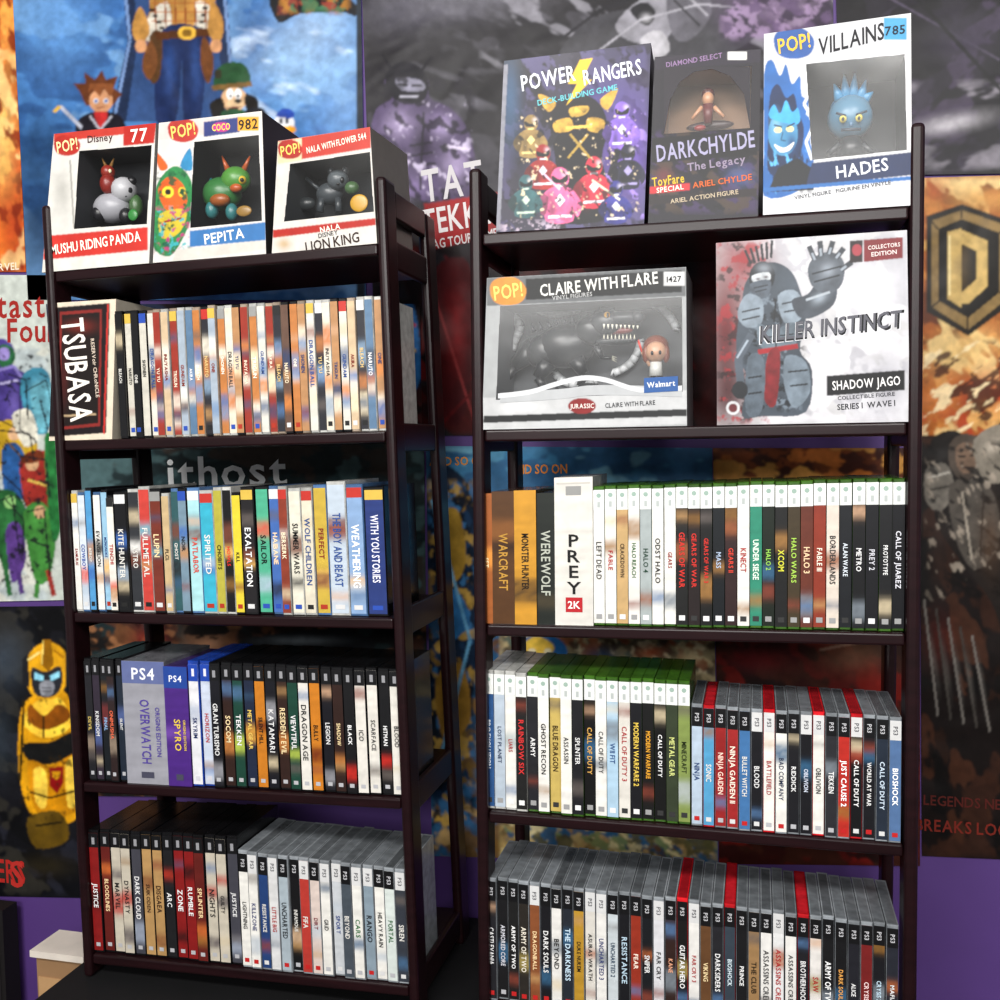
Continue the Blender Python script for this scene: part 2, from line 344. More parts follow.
# fighting game poster, grey
p=Poster('360,-60 832,-60 840,434 378,436','201e22',1); f=p.f
f.scatter(356,-60,844,240,50,['2e2c30','141216','3a383e','1c1a1e'],18,60,31,3,.4)
f.cv.mix(360,-40,844,110,'5c5a62',30,.22,3,.35,.09,.8); f.cv.mix(480,-40,844,70,'85838b',18,.14,2.6,.5,.06,.8)
f.scatter(372,215,845,436,50,['240a0c','46100f','10080a','6a1618'],14,50,32,2.5,1.0)
f.soft(400,10,60,30,'504e58',.7); f.soft(470,-4,70,24,'76747e',.6); f.soft(560,70,90,30,'100e12',.8)
f.sp('560,60 590,20 640,6 690,-10 740,0 760,30 720,56 640,66','38373c'); f.sp('616,24 640,0 668,-4 676,20 660,44 628,40','84828a'); f.sp('630,10 646,2 656,14 646,26','1a191e'); f.sp('668,-10 700,-16 712,12 690,40 672,34','58565e')
f.sp('640,40 660,30 670,50 650,60','acaab0'); f.line('600,50 640,20 700,4 760,10',2,'9c9aa2'); f.line('560,40 600,10 660,-10',3,'1c1b20'); f.soft(646,18,6,5,'c8c6cc',.7); f.line('674,0 700,26',2,'1a191e'); f.line('684,-8 708,16',2,'9c9aa2')
f.soft(770,0,50,34,'705c7a',.9); f.soft(800,20,26,20,'94809c',.6); f.soft(740,20,20,30,'382c42',.9); f.scatter(720,-40,836,40,6,['2c2234','8a7494','544260'],6,14,77)
f.sp('372,140 376,110 392,98 384,84 392,70 412,68 428,80 430,98 450,108 468,130 476,170 470,200 440,204 410,196 392,180','4c3f5e')
f.sp('388,92 386,74 400,62 418,66 428,82 424,100 404,104','0f0d16'); f.sp('396,78 420,80 424,90 402,90','7a7888'); f.line('392,70 382,54',3,'100e16'); f.line('422,70 432,56',3,'100e16'); f.line('400,96 418,97',2,'b0aebc'); f.line('398,84 408,86',2,'0a080c'); f.line('412,86 422,85',2,'0a080c')
f.soft(400,124,16,16,'9a8aae',.9); f.soft(440,126,16,14,'9484aa',.9); f.soft(424,146,14,26,'241a2e',.9); f.sp('376,136 396,142 404,170 386,176','281e36'); f.soft(388,154,7,14,'74628c',.8)
f.soft(456,166,14,18,'a090b4',.9); f.line('410,146 432,142',2,'120e1a'); f.line('412,156 434,152',2,'120e1a'); f.line('412,166 436,163',2,'120e1a'); f.soft(414,188,16,12,'74628c',.9); f.line('424,112 420,190',2,'18121f'); f.line('446,146 470,150',3,'ccc0d8'); f.soft(372,200,20,30,'100c14',.9)
f.cv.mix(370,66,476,204,'120e18',8,.22,1.6,.9,.04,.85); f.cv.mix(376,100,472,200,'c4b8d4',6,.08,1.8,.9,.04,.8)
f.poly('424,204 500,192 520,232 428,250','8a1014'); f.text('TAT',452,181,32,'bcb8ba',60,5,1.1); f.text('TEKKEN',464,215,24,'d0caca',84,6); f.text('TAG TOURNAMENT',468,238,9,'d0caca',84,6)
f.sp('434,270 468,262 476,330 462,420 440,410 430,340','3c0c10'); f.soft(456,330,14,50,'80191c',.8); f.line('436,300 474,420',2,'903434'); f.line('432,434 560,300',3,'5a1014')
f.soft(709,340,14,90,'6a1619',.8); f.soft(560,258,80,14,'4c1012',.8)
p.done('fighting_game_poster')
# dark purple poster upper right
p=Poster('834,-60 1110,-60 1110,172 842,176','18141e',2); f=p.f
f.scatter(834,-60,1110,176,40,['282230','100e13','362c40','0a090c'],14,50,41,3,-.6)
f.cv.mix(900,80,1110,170,'7a757e',22,.28,2.5,-.2,.08,.85); f.soft(950,124,44,10,'b0acb2',.8,-.2); f.soft(960,148,50,8,'0f0d12',.9,-.1)
f.line('840,-30 1000,60',2,'4a4254'); f.soft(960,40,40,30,'2e2838',.8); f.line('900,-20 1010,100',4,'0c0b0f')
p.done('dark_fantasy_poster')
# emblem poster right
p=Poster('918,178 1110,172 1110,864 922,856','241610',1); f=p.f
f.rect(910,170,1120,450,'a0561f')
f.scatter(918,176,1110,450,60,['8a3c18','c9803a','a83a1c','d8a45c','5a280f','e8c888'],12,46,51,2.5,.9)
f.soft(965,350,40,24,'e8c078',.8,-.4); f.soft(990,390,40,24,'b8401a',.8); f.soft(985,200,50,16,'c88f48',.8); f.soft(940,400,20,30,'d87f38',.7); f.soft(935,190,16,14,'b05a28',.8)
f.cv.mix(920,340,1110,440,'3c1a0c',12,.25,2,-.6); f.cv.mix(920,340,1110,440,'f0d8a8',8,.12,2.4,-.6)
f.rect(910,436,1120,870,'120c0b'); f.scatter(918,436,1110,858,60,['160f0e','24150f','3c2216','090707','2e1a12'],16,52,52,2.5,1.3)
f.poly('927,216 962,204 1014,222 1014,302 968,336 927,312','1e1812'); f.poly('931,221 962,210 1008,226 1008,298 968,330 932,307','8a7044'); f.poly('938,229 962,219 1000,233 1000,292 968,318 939,301','15110d')
f.poly('948,232 962,228 962,308 948,299','c8a865'); f.poly('962,230 988,241 988,286 968,304 962,304 962,292 977,279 977,251 962,244','c8a865'); f.line('950,236 950,296',2,'f0dca0'); f.soft(962,268,10,30,'7a6034',.4)
for q in ['931,221 938,229','962,210 962,219','1008,226 1000,233','1008,298 1000,292','968,330 968,318','932,307 939,301']: f.line(q,2,'3a2c18')
# armoured warrior with fur collar and pauldron, grey
f.sp('928,450 950,430 980,440 1010,420 1050,470 1040,600 1010,640 990,600 960,560 936,520','1a1513')
f.sp('950,444 962,434 978,438 984,456 976,474 962,480 950,466','4a4038'); f.sp('956,448 968,442 978,450 976,466 966,474 957,466','6e5848'); f.line('958,456 966,457',1.8,'14100c'); f.line('970,456 977,454',1.8,'14100c'); f.line('962,468 972,467',1.5,'2a1812')
f.sp('974,440 1000,424 1020,440 1014,474 990,484 978,468','7c7468'); f.soft(994,446,12,8,'c0b4a4',.9,-.4); f.sp('926,470 946,464 954,490 940,512 926,500','6c665e'); f.line('928,478 950,472',2,'b0aaa0'); f.line('930,490 950,486',2,'3a3632')
f.sp('950,484 990,488 1000,540 976,570 956,540','4c4640'); f.cv.mix(926,440,1110,600,'9a8e80',6,.14,2.5,1.1); f.cv.mix(926,440,1110,600,'0c0807',6,.2,2.5,.6); f.line('962,492 972,560',2,'a09688'); f.line('984,492 980,556',2,'2a2420')
f.soft(990,540,14,40,'4c3829',.7); f.soft(940,560,12,40,'30201a',.8); f.soft(940,640,20,30,'4c160e',.6)
for i in range(5): f.line([(924+i*12,600+i*9),(938+i*13,716+i*4)],2.0,['6a6560','3c3834'][i%2]); f.soft(934+i*12,660+i*6,3,34,'6a6560',.3,-.15)
f.text('LEGENDS NEVER',975,803,11,'4a1712',104); f.text('BREAKS LOOSE',970,828,13,'6c2016',110)
p.done('action_game_poster')
# sky-blue / gold poster in the middle
p=Poster('426,446 712,448 718,864 432,856','2f5f88',1); f=p.f
f.scatter(424,444,714,566,30,['3f7ea8','5a9cc0','2a5a84','70a8c0'],14,46,61,3,0)
f.scatter(424,560,718,864,90,['2c4660','6f4a28','a87c3c','3f5c7c','7c5c30','c8a468'],10,36,62,1.6)
f.sp('426,480 470,486 480,560 472,700 440,800 426,700','12243a'); f.scatter(428,480,476,830,22,['1c3a5c','8a6a2c','0b1420','3d7ab0','c8a048'],5,18,63,2,1.2)
f.sp('440,520 458,510 466,560 452,580','b08a34'); f.sp('438,600 456,590 470,620 450,640','2d6fa8'); f.sp('436,680 462,664 470,720 444,740','a37a30'); f.line('432,500 470,640 440,760',3,'6db0d8')
f.text('AND SO ON',458,461,8,'e0902c',58); f.text('AND SO ON',538,469,9,'e08828',58)
f.rect(500,634,718,700,'8d8060'); f.scatter(500,630,718,700,30,['c8b488','5c5444','e0d0a8','56665c','9a5a3c','4c3c30'],6,14,64)
f.sp('512,650 526,638 548,634 566,646 562,668 520,674','2468ac'); f.sp('520,648 536,636 554,646 546,658 526,658','e8c048'); f.ell(532,652,4,4,'f2e6c0'); f.ell(548,652,4,4,'f2e6c0'); f.soft(600,656,20,10,'2a4c74',.8); f.soft(650,652,16,8,'b8522a',.8); f.soft(690,656,14,8,'d8c898',.8)
f.scatter(500,820,718,862,30,['7f8f5c','c5a96c','9a7f4e','e0d09c','5a5434'],6,18,65)
p.done('anime_poster')
p=Poster('713,448 920,448 920,866 719,864','3a1a12',2); f=p.f
f.scatter(712,446,920,520,26,['7a3c1c','b8682c','5a2c16','d09448'],8,30,71,2.5,.1)
f.scatter(712,540,920,866,60,['320f0e','5a1512','180a0a','701812'],12,40,72,2.2,.6)
f.soft(850,656,36,18,'7e5844',.9); f.soft(760,660,40,14,'6a1418',.8); f.soft(890,660,14,18,'2a1c18',.8); f.line('820,650 870,640',2,'b08a74')
p.done('war_game_poster')
# behind left shelf
p=Poster('66,452 424,440 428,800 94,796','1d2a2c',2); f=p.f
f.scatter(60,436,428,600,40,['2c4448','182426','4a6466','3a302a'],12,40,81,2.4,0)
f.scatter(60,596,428,800,40,['4a2c20','6a4228','1c120e','9a6844','120e0e'],8,30,82,2)
f.text('ithost',226,471,28,'f0f2f2',180,1,1.15)
f.soft(206,644,22,22,'c8906c',1); f.line('196,638 204,636',2,'2a1a12'); f.line('210,637 218,639',2,'2a1a12'); f.line('200,652 214,652',2,'6a2c20'); f.sp('184,634 200,618 224,624 226,634','1c1410'); f.sp('240,642 330,628 376,644 340,664 250,664','14161a'); f.soft(300,640,40,5,'6c747a',.8); f.soft(150,640,20,16,'8a2a20',.8)
p.done('western_game_poster')
p=Poster('46,304 420,304 422,434 58,448','1c1012',3); f=p.f  # dark poster ground also stands in for the black shadow under the top shelf
f.scatter(40,300,428,450,30,['35191a','4a2020','1a0f12','24304a'],12,36,91,2)
f.sp('394,310 414,306 420,380 400,388','2f78c0'); f.sp('398,330 410,326 412,350 402,352','e0a880'); f.line('404,356 416,350',3,'e8c040'); f.line('396,314 416,326',3,'e04030')
p.done('manga_poster')
# comic poster left
p=Poster('-120,275 46,275 64,600 -120,604','bcc2ba',2); f=p.f; f.sh=.45
f.text('Fantastic',10,305,21,'98241e',116,-2,.9); f.text('Four',32,330,20,'98241e',50,-2,.9)
f.scatter(-120,346,50,604,80,['a8b2b4','ccccc0'],8,20,92,2)
f.sp('-14,352 0,338 14,348 12,366 28,378 26,424 10,430 -10,410','43357a'); f.sp('-4,352 4,344 14,350 14,362 2,368','235c36'); f.ell(4,354,6,7,'8c7cb8'); f.line('-8,372 14,366 26,384',3,'7f72b4'); f.line('0,384 18,380',2,'b8b0d8'); f.soft(14,404,6,16,'6c5ca8',.8)
f.sp('20,384 32,368 48,372 52,400 48,432 30,428','3a7e96'); f.soft(40,394,10,14,'90c4d0',.8); f.sp('30,390 50,384 50,420 40,432','64a4b4'); f.line('24,392 46,380 52,404',1.4,'10181c')
f.sp('-6,428 12,420 32,430 38,462 20,484 2,474','b89420'); f.ell(14,434,6,7,'d4a880'); f.sp('2,450 18,444 28,470 22,500 6,500','245088'); f.sp('12,416 30,410 38,438 24,446','d0ccbc'); f.line('6,440 24,460',2,'6a4c0c')
f.sp('20,462 36,450 50,458 54,498 42,520 26,506','982c24'); f.ell(32,463,7,8,'c89c74'); f.sp('22,456 40,450 42,460 24,464','5a2612'); f.line('28,480 48,486',2.5,'d0b050')
f.sp('-8,500 10,490 26,510 22,556 2,566','245c2e'); f.sp('24,512 42,502 56,528 50,576 36,582 28,550','3c7c34'); f.sp('6,530 20,524 26,560 12,582','4e3274'); f.sp('44,440 58,446 62,520 52,538','246c34'); f.ell(10,502,6,7,'8abc70'); f.ell(40,512,6,7,'c89c74')
for i,(a,b) in enumerate([((4,560),(10,596)),((16,556),(22,594)),((38,580),(36,598)),((48,570),(54,596)),((-4,560),(-8,590))]): f.line([a,b],5,['245c2e','4e3274','3c7c34','982c24','245088'][i])
f.cv.mix(-4,350,56,596,'14141a',4,.1,1.6,.8,.03,.9)
f.scatter(-120,346,-16,600,80,['3a5a8c','c8a838','a83a34','4a8a4c','7a6ab0'],6,14,92,2)
for q in ['8,374 26,380 28,420','-2,430 30,434 34,462','20,456 46,460 50,498','26,512 44,508 50,576','-4,502 12,496 20,556','20,384 20,430 36,440','0,420 16,428','6,500 24,520 22,560','40,400 48,430','30,540 50,548','2,474 20,490 26,506']: f.line(q,1.5,'14141a')
p.done('comic_poster',1.0)
# yellow robot poster
p=Poster('-120,608 64,606 86,898 -120,894','0c0c10',1); f=p.f; f.sh=.35
f.scatter(-120,606,88,896,40,['141419','20212a','070709','2a2824'],10,36,93,2.4,.8)
f.soft(6,660,24,34,'3a4450',.7); f.soft(0,740,16,40,'283038',.8)
# shoulder and chest plates
f.sp('18,742 22,708 36,694 56,688 70,700 78,740 80,812 50,826 30,812 20,780','dc9a10'); f.sp('22,722 36,702 54,696 66,706 70,728 44,738','f4c43a'); f.sp('24,744 50,742 74,732 78,752 52,764 28,760','121212')
f.sp('30,704 44,716 58,704 70,712 66,722 44,730 28,720','8a4a08'); f.line('44,716 44,738',2,'2a1c06'); f.sp('28,762 50,766 78,756 80,806 52,818 34,808','c88408'); f.sp('34,770 46,772 46,806 36,802','f6cc48'); f.sp('66,764 76,760 78,800 68,806','f6cc48')
f.poly('49,768 64,766 63,784 57,794 50,786','8a1010'); f.poly('52,772 61,771 60,776 57,780 53,777','dc9a10'); f.line('30,792 50,798 78,790',2,'1a1406')
# helmet head: dome, central crest, side fins, face plate with two eyes
f.sp('26,682 26,662 34,648 48,642 62,648 68,662 66,684 56,698 36,698','e4a416'); f.poly('43,640 51,640 54,664 48,672 41,664','8c5c06'); f.line('43,640 42,664',1.2,'f8dc70')
f.poly('22,660 28,654 30,688 23,684','1c1c20'); f.poly('66,652 72,658 72,682 66,686','1c1c20'); f.sp('32,668 46,672 60,666 62,684 54,696 38,696 32,686','26282e'); f.poly('34,672 44,676 43,681 35,679','9ae4ff'); f.poly('50,676 60,671 60,677 51,681','9ae4ff'); f.sp('40,684 47,680 54,684 52,695 42,695','8c8e96'); f.line('42,688 52,688',1,'1a1a1e'); f.line('42,691 52,691',1,'1a1a1e')
f.line('28,660 40,652',2,'fce48a'); f.line('54,650 64,658',2,'9c6406'); f.line('24,700 20,780',2.5,'2a2006'); f.line('74,706 80,790',2,'4c360a'); f.sp('28,818 60,812 68,840 36,848','5a430c'); f.line('36,826 62,822',2,'120e04')
f.cv.mix(18,696,82,822,'2a1c06',4,.08,2.2,1.2,.04,.8); f.soft(46,866,34,14,'2a2416',.7)
f.text('TRANSFORMERS',-42,866,19,'a8241e',130,0); f.text('S',17,874,22,'b02c26',20)
p.done('robot_movie_poster',.9,.15)
# ---------------------------------------------------------------- shelves
def lerp(a,b,t): return a+(b-a)*t
class Shelf:
    def __init__(s,YF,Lp,Rp,wpx,zfoot,dtop,dbot):
        s.Y=YF; s.e=bpy.data.objects.new('ladder_bookshelf',None); sc.collection.objects.link(s.e); s.boards=[]
        s.w=(PY(500+wpx,500,YF)-PY(500,500,YF)).length
        s.L=[PY(*p,YF) for p in Lp]; s.Rr=[PY(*p,YF) for p in Rp]; s.zf=zfoot; s.dtop=dtop; s.dbot=dbot
        s.ztop=max(s.L[0].z,s.Rr[0].z)
        for nm,pp in (('left',s.L),('right',s.Rr)):
            X=lambda z:lerp(pp[1].x,pp[0].x,(z-pp[1].z)/(pp[0].z-pp[1].z))
            zt=pp[0].z
            s.post('post_front_'+nm,X,zt,lambda z:YF)
            s.post('post_back_'+nm,X,zt-.012,lambda z:YF+lerp(dbot,dtop,(z-zfoot)/(zt-zfoot))-.045)
            s.box('rail_top_'+nm,X(zt-.03)+.002,X(zt-.03)+s.w-.002,YF+.045,YF+dtop-.045,zt-.05,zt-.01)
    def XL(s,z): return lerp(s.L[1].x,s.L[0].x,(z-s.L[1].z)/(s.L[0].z-s.L[1].z))+s.w
    def XR(s,z): return lerp(s.Rr[1].x,s.Rr[0].x,(z-s.Rr[1].z)/(s.Rr[0].z-s.Rr[1].z))
    def depth(s,z): return lerp(s.dbot,s.dtop,(z-s.zf)/(s.ztop-s.zf))
    def fin(s,mb,name,bev=.003):
        o=mb.build(name,s.e); m=o.modifiers.new('b','BEVEL'); m.width=bev; m.segments=3; m.limit_method='ANGLE'
        return o
    def post(s,name,X,zt,Yf):
        mb=MB(); z0=s.zf
        q=[Vector((X(z0),Yf(z0),z0)),Vector((X(z0)+s.w,Yf(z0),z0)),Vector((X(zt)+s.w,Yf(zt),zt)),Vector((X(zt),Yf(zt),zt))]
        mb.hexa(q,Vector((0,.045,0)),'000000',WOOD); s.fin(mb,name,.006)
    def box(s,name,x0,x1,y0,y1,z0,z1):
        mb=MB(); mb.hexa([Vector((x0,y0,z0)),Vector((x1,y0,z0)),Vector((x1,y0,z1)),Vector((x0,y0,z1))],Vector((0,y1-y0,0)),'000000',WOOD); return s.fin(mb,name)
    def board(s,p1,p2,i):
        a=PY(*p1,s.Y); b=PY(*p2,s.Y); sl=(b.z-a.z)/(b.x-a.x); zf=lambda x:a.z+sl*(x-a.x)
        s.boardz(zf,i)
    def boardz(s,zf,i):
        xm=(s.L[0].x+s.Rr[0].x)/2; z=zf(xm); xl,xr=s.XL(z)+.001,s.XR(z)-.001; d=s.depth(z)
        mb=MB(); y0=s.Y+.004
        for (ya,yb,th) in ((y0,s.Y+d-.01,.016),):
            q=[Vector((xl,ya,zf(xl)-th)),Vector((xr,ya,zf(xr)-th)),Vector((xr,ya,zf(xr))),Vector((xl,ya,zf(xl)))]
            mb.hexa(q,Vector((0,yb-ya,0)),'000000',WOOD)
        s.fin(mb,'shelf_%d'%i); s.boards.append(zf)
        for nm,x in (('left',xl-s.w),('right',xr+.002)):
            s.box('rail_%s_%d'%(nm,i),x+.002,x+s.w-.004,s.Y+.045,s.Y+d-.045,zf(x)-.03,zf(x)+.012)
ZT=PY(300,1000,1.33).z-.012
LS=Shelf(1.335,[(40,205),(82,960)],[(374,176),(408,990)],11,ZT,.225,.27)
for i,(a,b) in enumerate([((45,272),(378,243)),((52,441),(385,431)),((65,613),(395,619)),((75,783),(402,800)),((85,955),(408,988))]): LS.board(a,b,i)
RS=Shelf(1.305,[(468,168),(478,1000)],[(911,122),(903,1000)],12,0,.225,.30)
for i,(a,b) in enumerate([((482,233),(912,205)),((482,430),(912,422)),((480,625),(908,634)),((480,812),(905,846)),((480,1003),(905,1056))]): RS.board(a,b,i)
zz=RS.boards[-1](0)
RS.boardz(lambda x:zz-.30,5)
# ---------------------------------------------------------------- table & crate
mb=MB()
x0,x1,y0,y1=LS.XL(ZT)-.045,LS.XR(ZT)+.09,1.245,YW-.02
mb.hexa([Vector((x0,y0,ZT-.03)),Vector((x1,y0,ZT-.03)),Vector((x1,y0,ZT)),Vector((x0,y0,ZT))],Vector((0,y1-y0,0)),'09090b',MATTE)
for lx in (x0+.01,x1-.05):
    for ly in (y0+.01,y1-.05):
        mb.hexa([Vector((lx,ly,0)),Vector((lx+.04,ly,0)),Vector((lx+.04,ly,ZT-.03)),Vector((lx,ly,ZT-.03))],Vector((0,.04,0)),'09090b',MATTE)
mb.hexa([Vector((x0+.03,y0+.03,ZT-.12)),Vector((x1-.03,y0+.03,ZT-.12)),Vector((x1-.03,y0+.03,ZT-.03)),Vector((x0+.03,y0+.03,ZT-.03))],Vector((0,.02,0)),'09090b',MATTE)
mb.build('black_table')
mb=MB()
a=PY(36,949,1.50); b=PY(88,941,1.50); zt=a.z
q=[Vector((a.x,1.50,0)),Vector((b.x-.012,1.50,0)),Vector((b.x-.012,1.50,zt-.012)),Vector((a.x,1.50,zt-.012))]
mb.hexa(q,Vector((0,.07,0)),'8a6a4a',MATTE)
q=[Vector((a.x-.008,1.493,zt-.012)),Vector((b.x-.006,1.493,zt-.012)),Vector((b.x-.006,1.493,zt)),Vector((a.x-.008,1.493,zt))]
mb.hexa(q,Vector((0,.08,0)),'cfc6bb',MATTE)
for i in range(5):
    z=zt-.05-i*.14; q=[Vector((a.x+.004,1.498,z-.1)),Vector((b.x-.016,1.498,z-.1)),Vector((b.x-.016,1.498,z)),Vector((a.x+.004,1.498,z))]; mb.hexa(q,Vector((0,.002,0)),'a8845c',MATTE)
    mb.ball(Vector(((a.x+b.x)/2,1.492,z-.05)),.008,.006,.008,'3a3028')
mb.build('wooden_side_cabinet')
mb=MB(); a=PY(-90,900,1.62); b=PY(2,906,1.62)
q=[Vector((a.x,1.62,0)),Vector((b.x,1.62,0)),Vector((b.x,1.62,a.z)),Vector((a.x,1.62,a.z))]; mb.hexa(q,Vector((0,.04,0)),'100c0d',MATTE)
q=[Vector((a.x+.02,1.618,.05)),Vector((b.x-.01,1.618,.05)),Vector((b.x-.01,1.618,a.z-.03)),Vector((a.x+.02,1.618,a.z-.03))]; mb.hexa(q,Vector((0,.002,0)),'191417',MATTE)
for zc,r in ((.25,.05),(.5,.04),(.68,.02)): mb.ball(Vector(((a.x+b.x)/2,1.617,zc)),r,.006,r,'222226')
mb.build('floor_speaker')
# ---------------------------------------------------------------- rows of cases
rnd=random.Random(11)
NB=Vector((0,-1,0))
def shade(h,k):
    c=lin(h); return (min(1,c[0]*k),min(1,c[1]*k),min(1,c[2]*k),1)
def case(mb,q,depth,plastic,body,style='dvd',title='',tcol='ffffff',acc=None,top=None):
    BL,BR,TR,TL=q; W=(BR-BL).length; H=(TL-BL).length
    g=.0005/W
    def pt(u,v,off=0): return lerp(lerp(BL,BR,u),lerp(TL,TR,u),v)+NB*off
    fq=[pt(g,0),pt(1-g,0),pt(1-g,1),pt(g,1)]
    kk=rnd.uniform(.62,1.08)
    e1=.0016; fr=[p+Vector((0,e1,0)) for p in fq]
    mb.hexa(fr,Vector((0,depth-e1,0)),shade(plastic,kk),PLAS,front=False)
    cu=.0012/W; cv=.0012/H
    ff=[pt(g+cu,cv),pt(1-g-cu,cv),pt(1-g-cu,1-cv),pt(g+cu,1-cv)]
    for i in range(4):
        j=(i+1)%4; mb.face([fr[i],fr[j],ff[j],ff[i]],shade(plastic,kk),PLAS)
    mb.face(ff,shade(plastic,kk),PLAS)
    if plastic in (CC,RC):
        t=[fr[3]+Vector((.0016,.002,.0003)),fr[2]+Vector((-.0016,.002,.0003))]
        mb.face([t[0],t[1],t[1]+Vector((0,depth*.93,0)),t[0]+Vector((0,depth*.93,0))],shade('5c6064' if plastic==CC else '9c1820',rnd.uniform(.6,1.5)),PLAS)
    def rect(u0,v0,u1,v1,col,off,mat=SPINE): mb.face([pt(u0,v0,off),pt(u1,v0,off),pt(u1,v1,off),pt(u0,v1,off)],col,mat)
    bx=style in('box','prey','ps4box')
    e=.0 if bx else (.03 if style=='x360' else .07)
    v0,v1=(0,1) if bx else (.02,.975)
    nu,nv=4,34
    C=np.empty((nv,nu,3)); C[:]=np.array(lin(body)[:3])
    rs=np.random.RandomState(rnd.randint(0,99999)); vv=np.linspace(0,1,nv)
    C*= (1+.14*(rs.rand(nv,1,1)-.5)+.1*(rs.rand(nv,nu,1)-.5))
    def patch(c,a,b,al=.9):
        m=(1/(1+np.exp(-(vv-a)*90))*1/(1+np.exp((vv-b)*90)))*al; k=rs.rand(nv,nu)*.35+.75; m2=(m[:,None]*np.clip(k,0,1))[...,None]
        C[:]=C*(1-m2)+np.array(lin(c)[:3])*m2
    for c in (acc or []):
        a=rnd.uniform(.06,.66); patch(c,a,a+rnd.uniform(.06,.18))
    if rnd.random()<.6 and not bx:
        a=rnd.uniform(.1,.2) if rnd.random()<.5 else rnd.uniform(.7,.78); patch(rnd.choice(['b08858','7c3a2c','4c6c94','c8b898','5c5450','88602c','c8a080','34506c']),a,a+rnd.uniform(.03,.1),.8)
    us=np.linspace(e,1-e,nu)
    P=np.array([[tuple(pt(u,v0+(v1-v0)*v,.0004)) for u in us] for v in vv]); mb.grid(P,np.clip(C,0,1),SPINE)
    tv=.47; tl=.54
    if style=='x360':
        rect(e,.83,1-e,v1,top or 'd8dad7',.0007)
        c=pt(.5,.935,.0010); r=W*.2; mb.face([c+Vector((r*math.cos(t),0,r*math.sin(t))) for t in [i*math.pi/5 for i in range(10)]],'8fa59a',PLAIN)
        rect(.38,.85,.62,.89,'a8aeac',.0009,PLAIN)
        rect(.25,.05,.75,.085,rnd.choice(['d8d8d8','303030','909090']),.0009,PLAIN)
    elif style=='ps3':
        rect(e,.82,1-e,v1,top or '0e0e10',.0007); mb.text('PS3',pt(.5,.895,.0010),Vector((0,0,-1)),Vector((1,0,0)),W*.34,'b8b8bc' if not top else '404046',H*.11)
        rect(.28,.05,.72,.085,rnd.choice(['c8c8c8','a8a8ac','b02020']),.0009,PLAIN); tv=.45; tl=.56
    elif style=='ps2':
        rect(e,.86,1-e,v1,top or '101012',.0007); rect(.36,.885,.64,.94,'8a8a8e',.0009,PLAIN); rect(.3,.055,.7,.085,'a8a8ac',.0009,PLAIN)
    elif style=='ps4':
        rect(e,.84,1-e,v1,top or '1c3f9c',.0007); rect(.38,.88,.62,.94,'d0d0dc',.0009,PLAIN); rect(.3,.05,.7,.085,'c0c0c8',.0009,PLAIN)
    elif style=='ps4box':
        rect(0,.82,1,1,top,.0007); mb.text('PS4',pt(.5,.9,.001),Vector((1,0,0)),Vector((0,0,1)),W*.24,'e0e2ec',W*.7); rect(.35,.05,.65,.1,'404050',.0009,PLAIN); tv=.43; tl=.56
    elif style=='prey':
        for ch,v in (('P',.575),('R',.47),('E',.365),('Y',.255)): mb.text(ch,pt(.5,v,.0012),Vector((1,0,0)),Vector((0,0,1)),H*.082,'141414',None,PLAIN,1.25)
        rect(.28,.09,.72,.19,'a82028',.0009,PLAIN); mb.text('2K',pt(.5,.14,.0012),Vector((1,0,0)),Vector((0,0,1)),H*.05,'e8e4e0'); rect(.3,.88,.7,.94,'8a8a88',.0009,PLAIN); rect(.06,.955,.94,.965,'b8b4ac',.0009,PLAIN)
    elif style=='dvd':
        if rnd.random()<.7: rect(.25,.05,.75,.085,rnd.choice(['202020','c8c8c8','a03020','2848a0']),.0009,PLAIN)
        if rnd.random()<.4: rect(e,.9,1-e,v1,rnd.choice(['202020','d0d0d0','b03028','2848a0','c8a848','8a8a88']),.0007)
        tv=rnd.uniform(.45,.56); tl=.58
    if title:
        lean=(TL-BL).normalized()
        big=1.0 if not bx else (1.1 if style=='box' else .75)
        mb.text(title,pt(.5,tv,.0013),-lean,Vector((1,0,0)),W*rnd.uniform(.32,.46)*big,tcol,H*tl*rnd.uniform(.75,1),PLAIN,rnd.uniform(.8,1.12))
        if bx and W>.02 and style=='ps4box': mb.text('ORIGINS EDITION',pt(.8,tv,.0013),-lean,Vector((1,0,0)),W*.1,tcol,H*.4)
def row(name,shelf,bi,dy,x0,x1,yt0,yt1,items,depth=.135,h=None):
    Y=shelf.Y+dy; zf=shelf.boards[bi]
    tot=sum(i[0] for i in items); mb=MB()
    TLp=PY(x0,yt0,Y); TRp=PY(x1,yt1,Y)
    pl=shelf.L; k=(pl[0].x-pl[1].x)/(pl[0].z-pl[1].z); pr=shelf.Rr; k2=(pr[0].x-pr[1].x)/(pr[0].z-pr[1].z)
    zb0=zf(TLp.x); zb1=zf(TRp.x)
    BLp=Vector((TLp.x-k*(TLp.z-zb0),Y,0)); BRp=Vector((TRp.x-k2*(TRp.z-zb1),Y,0))
    BLp.z=zf(BLp.x)+.0003; BRp.z=zf(BRp.x)+.0003
    acc=0
    for it in items:
        it=list(it)+[None]*(9-len(it))
        s0=acc/tot; acc+=it[0]; s1=acc/tot
        hf=(it[8] or 1)*rnd.uniform(.992,1.0)
        jit=rnd.uniform(-.003,.003)
        a,b=lerp(BLp,BRp,s0),lerp(BLp,BRp,s1); c,d=lerp(TLp,TRp,s1),lerp(TLp,TRp,s0)
        c=lerp(b,c,hf); d=lerp(a,d,hf)
        J=Vector((0,jit,0))
        case(mb,[a+J,b+J,c+J,d+J],depth,it[1],it[2],it[3] or 'dvd',it[4] or '',it[5] or 'ffffff',it[6],it[7])
    return mb.build(name)
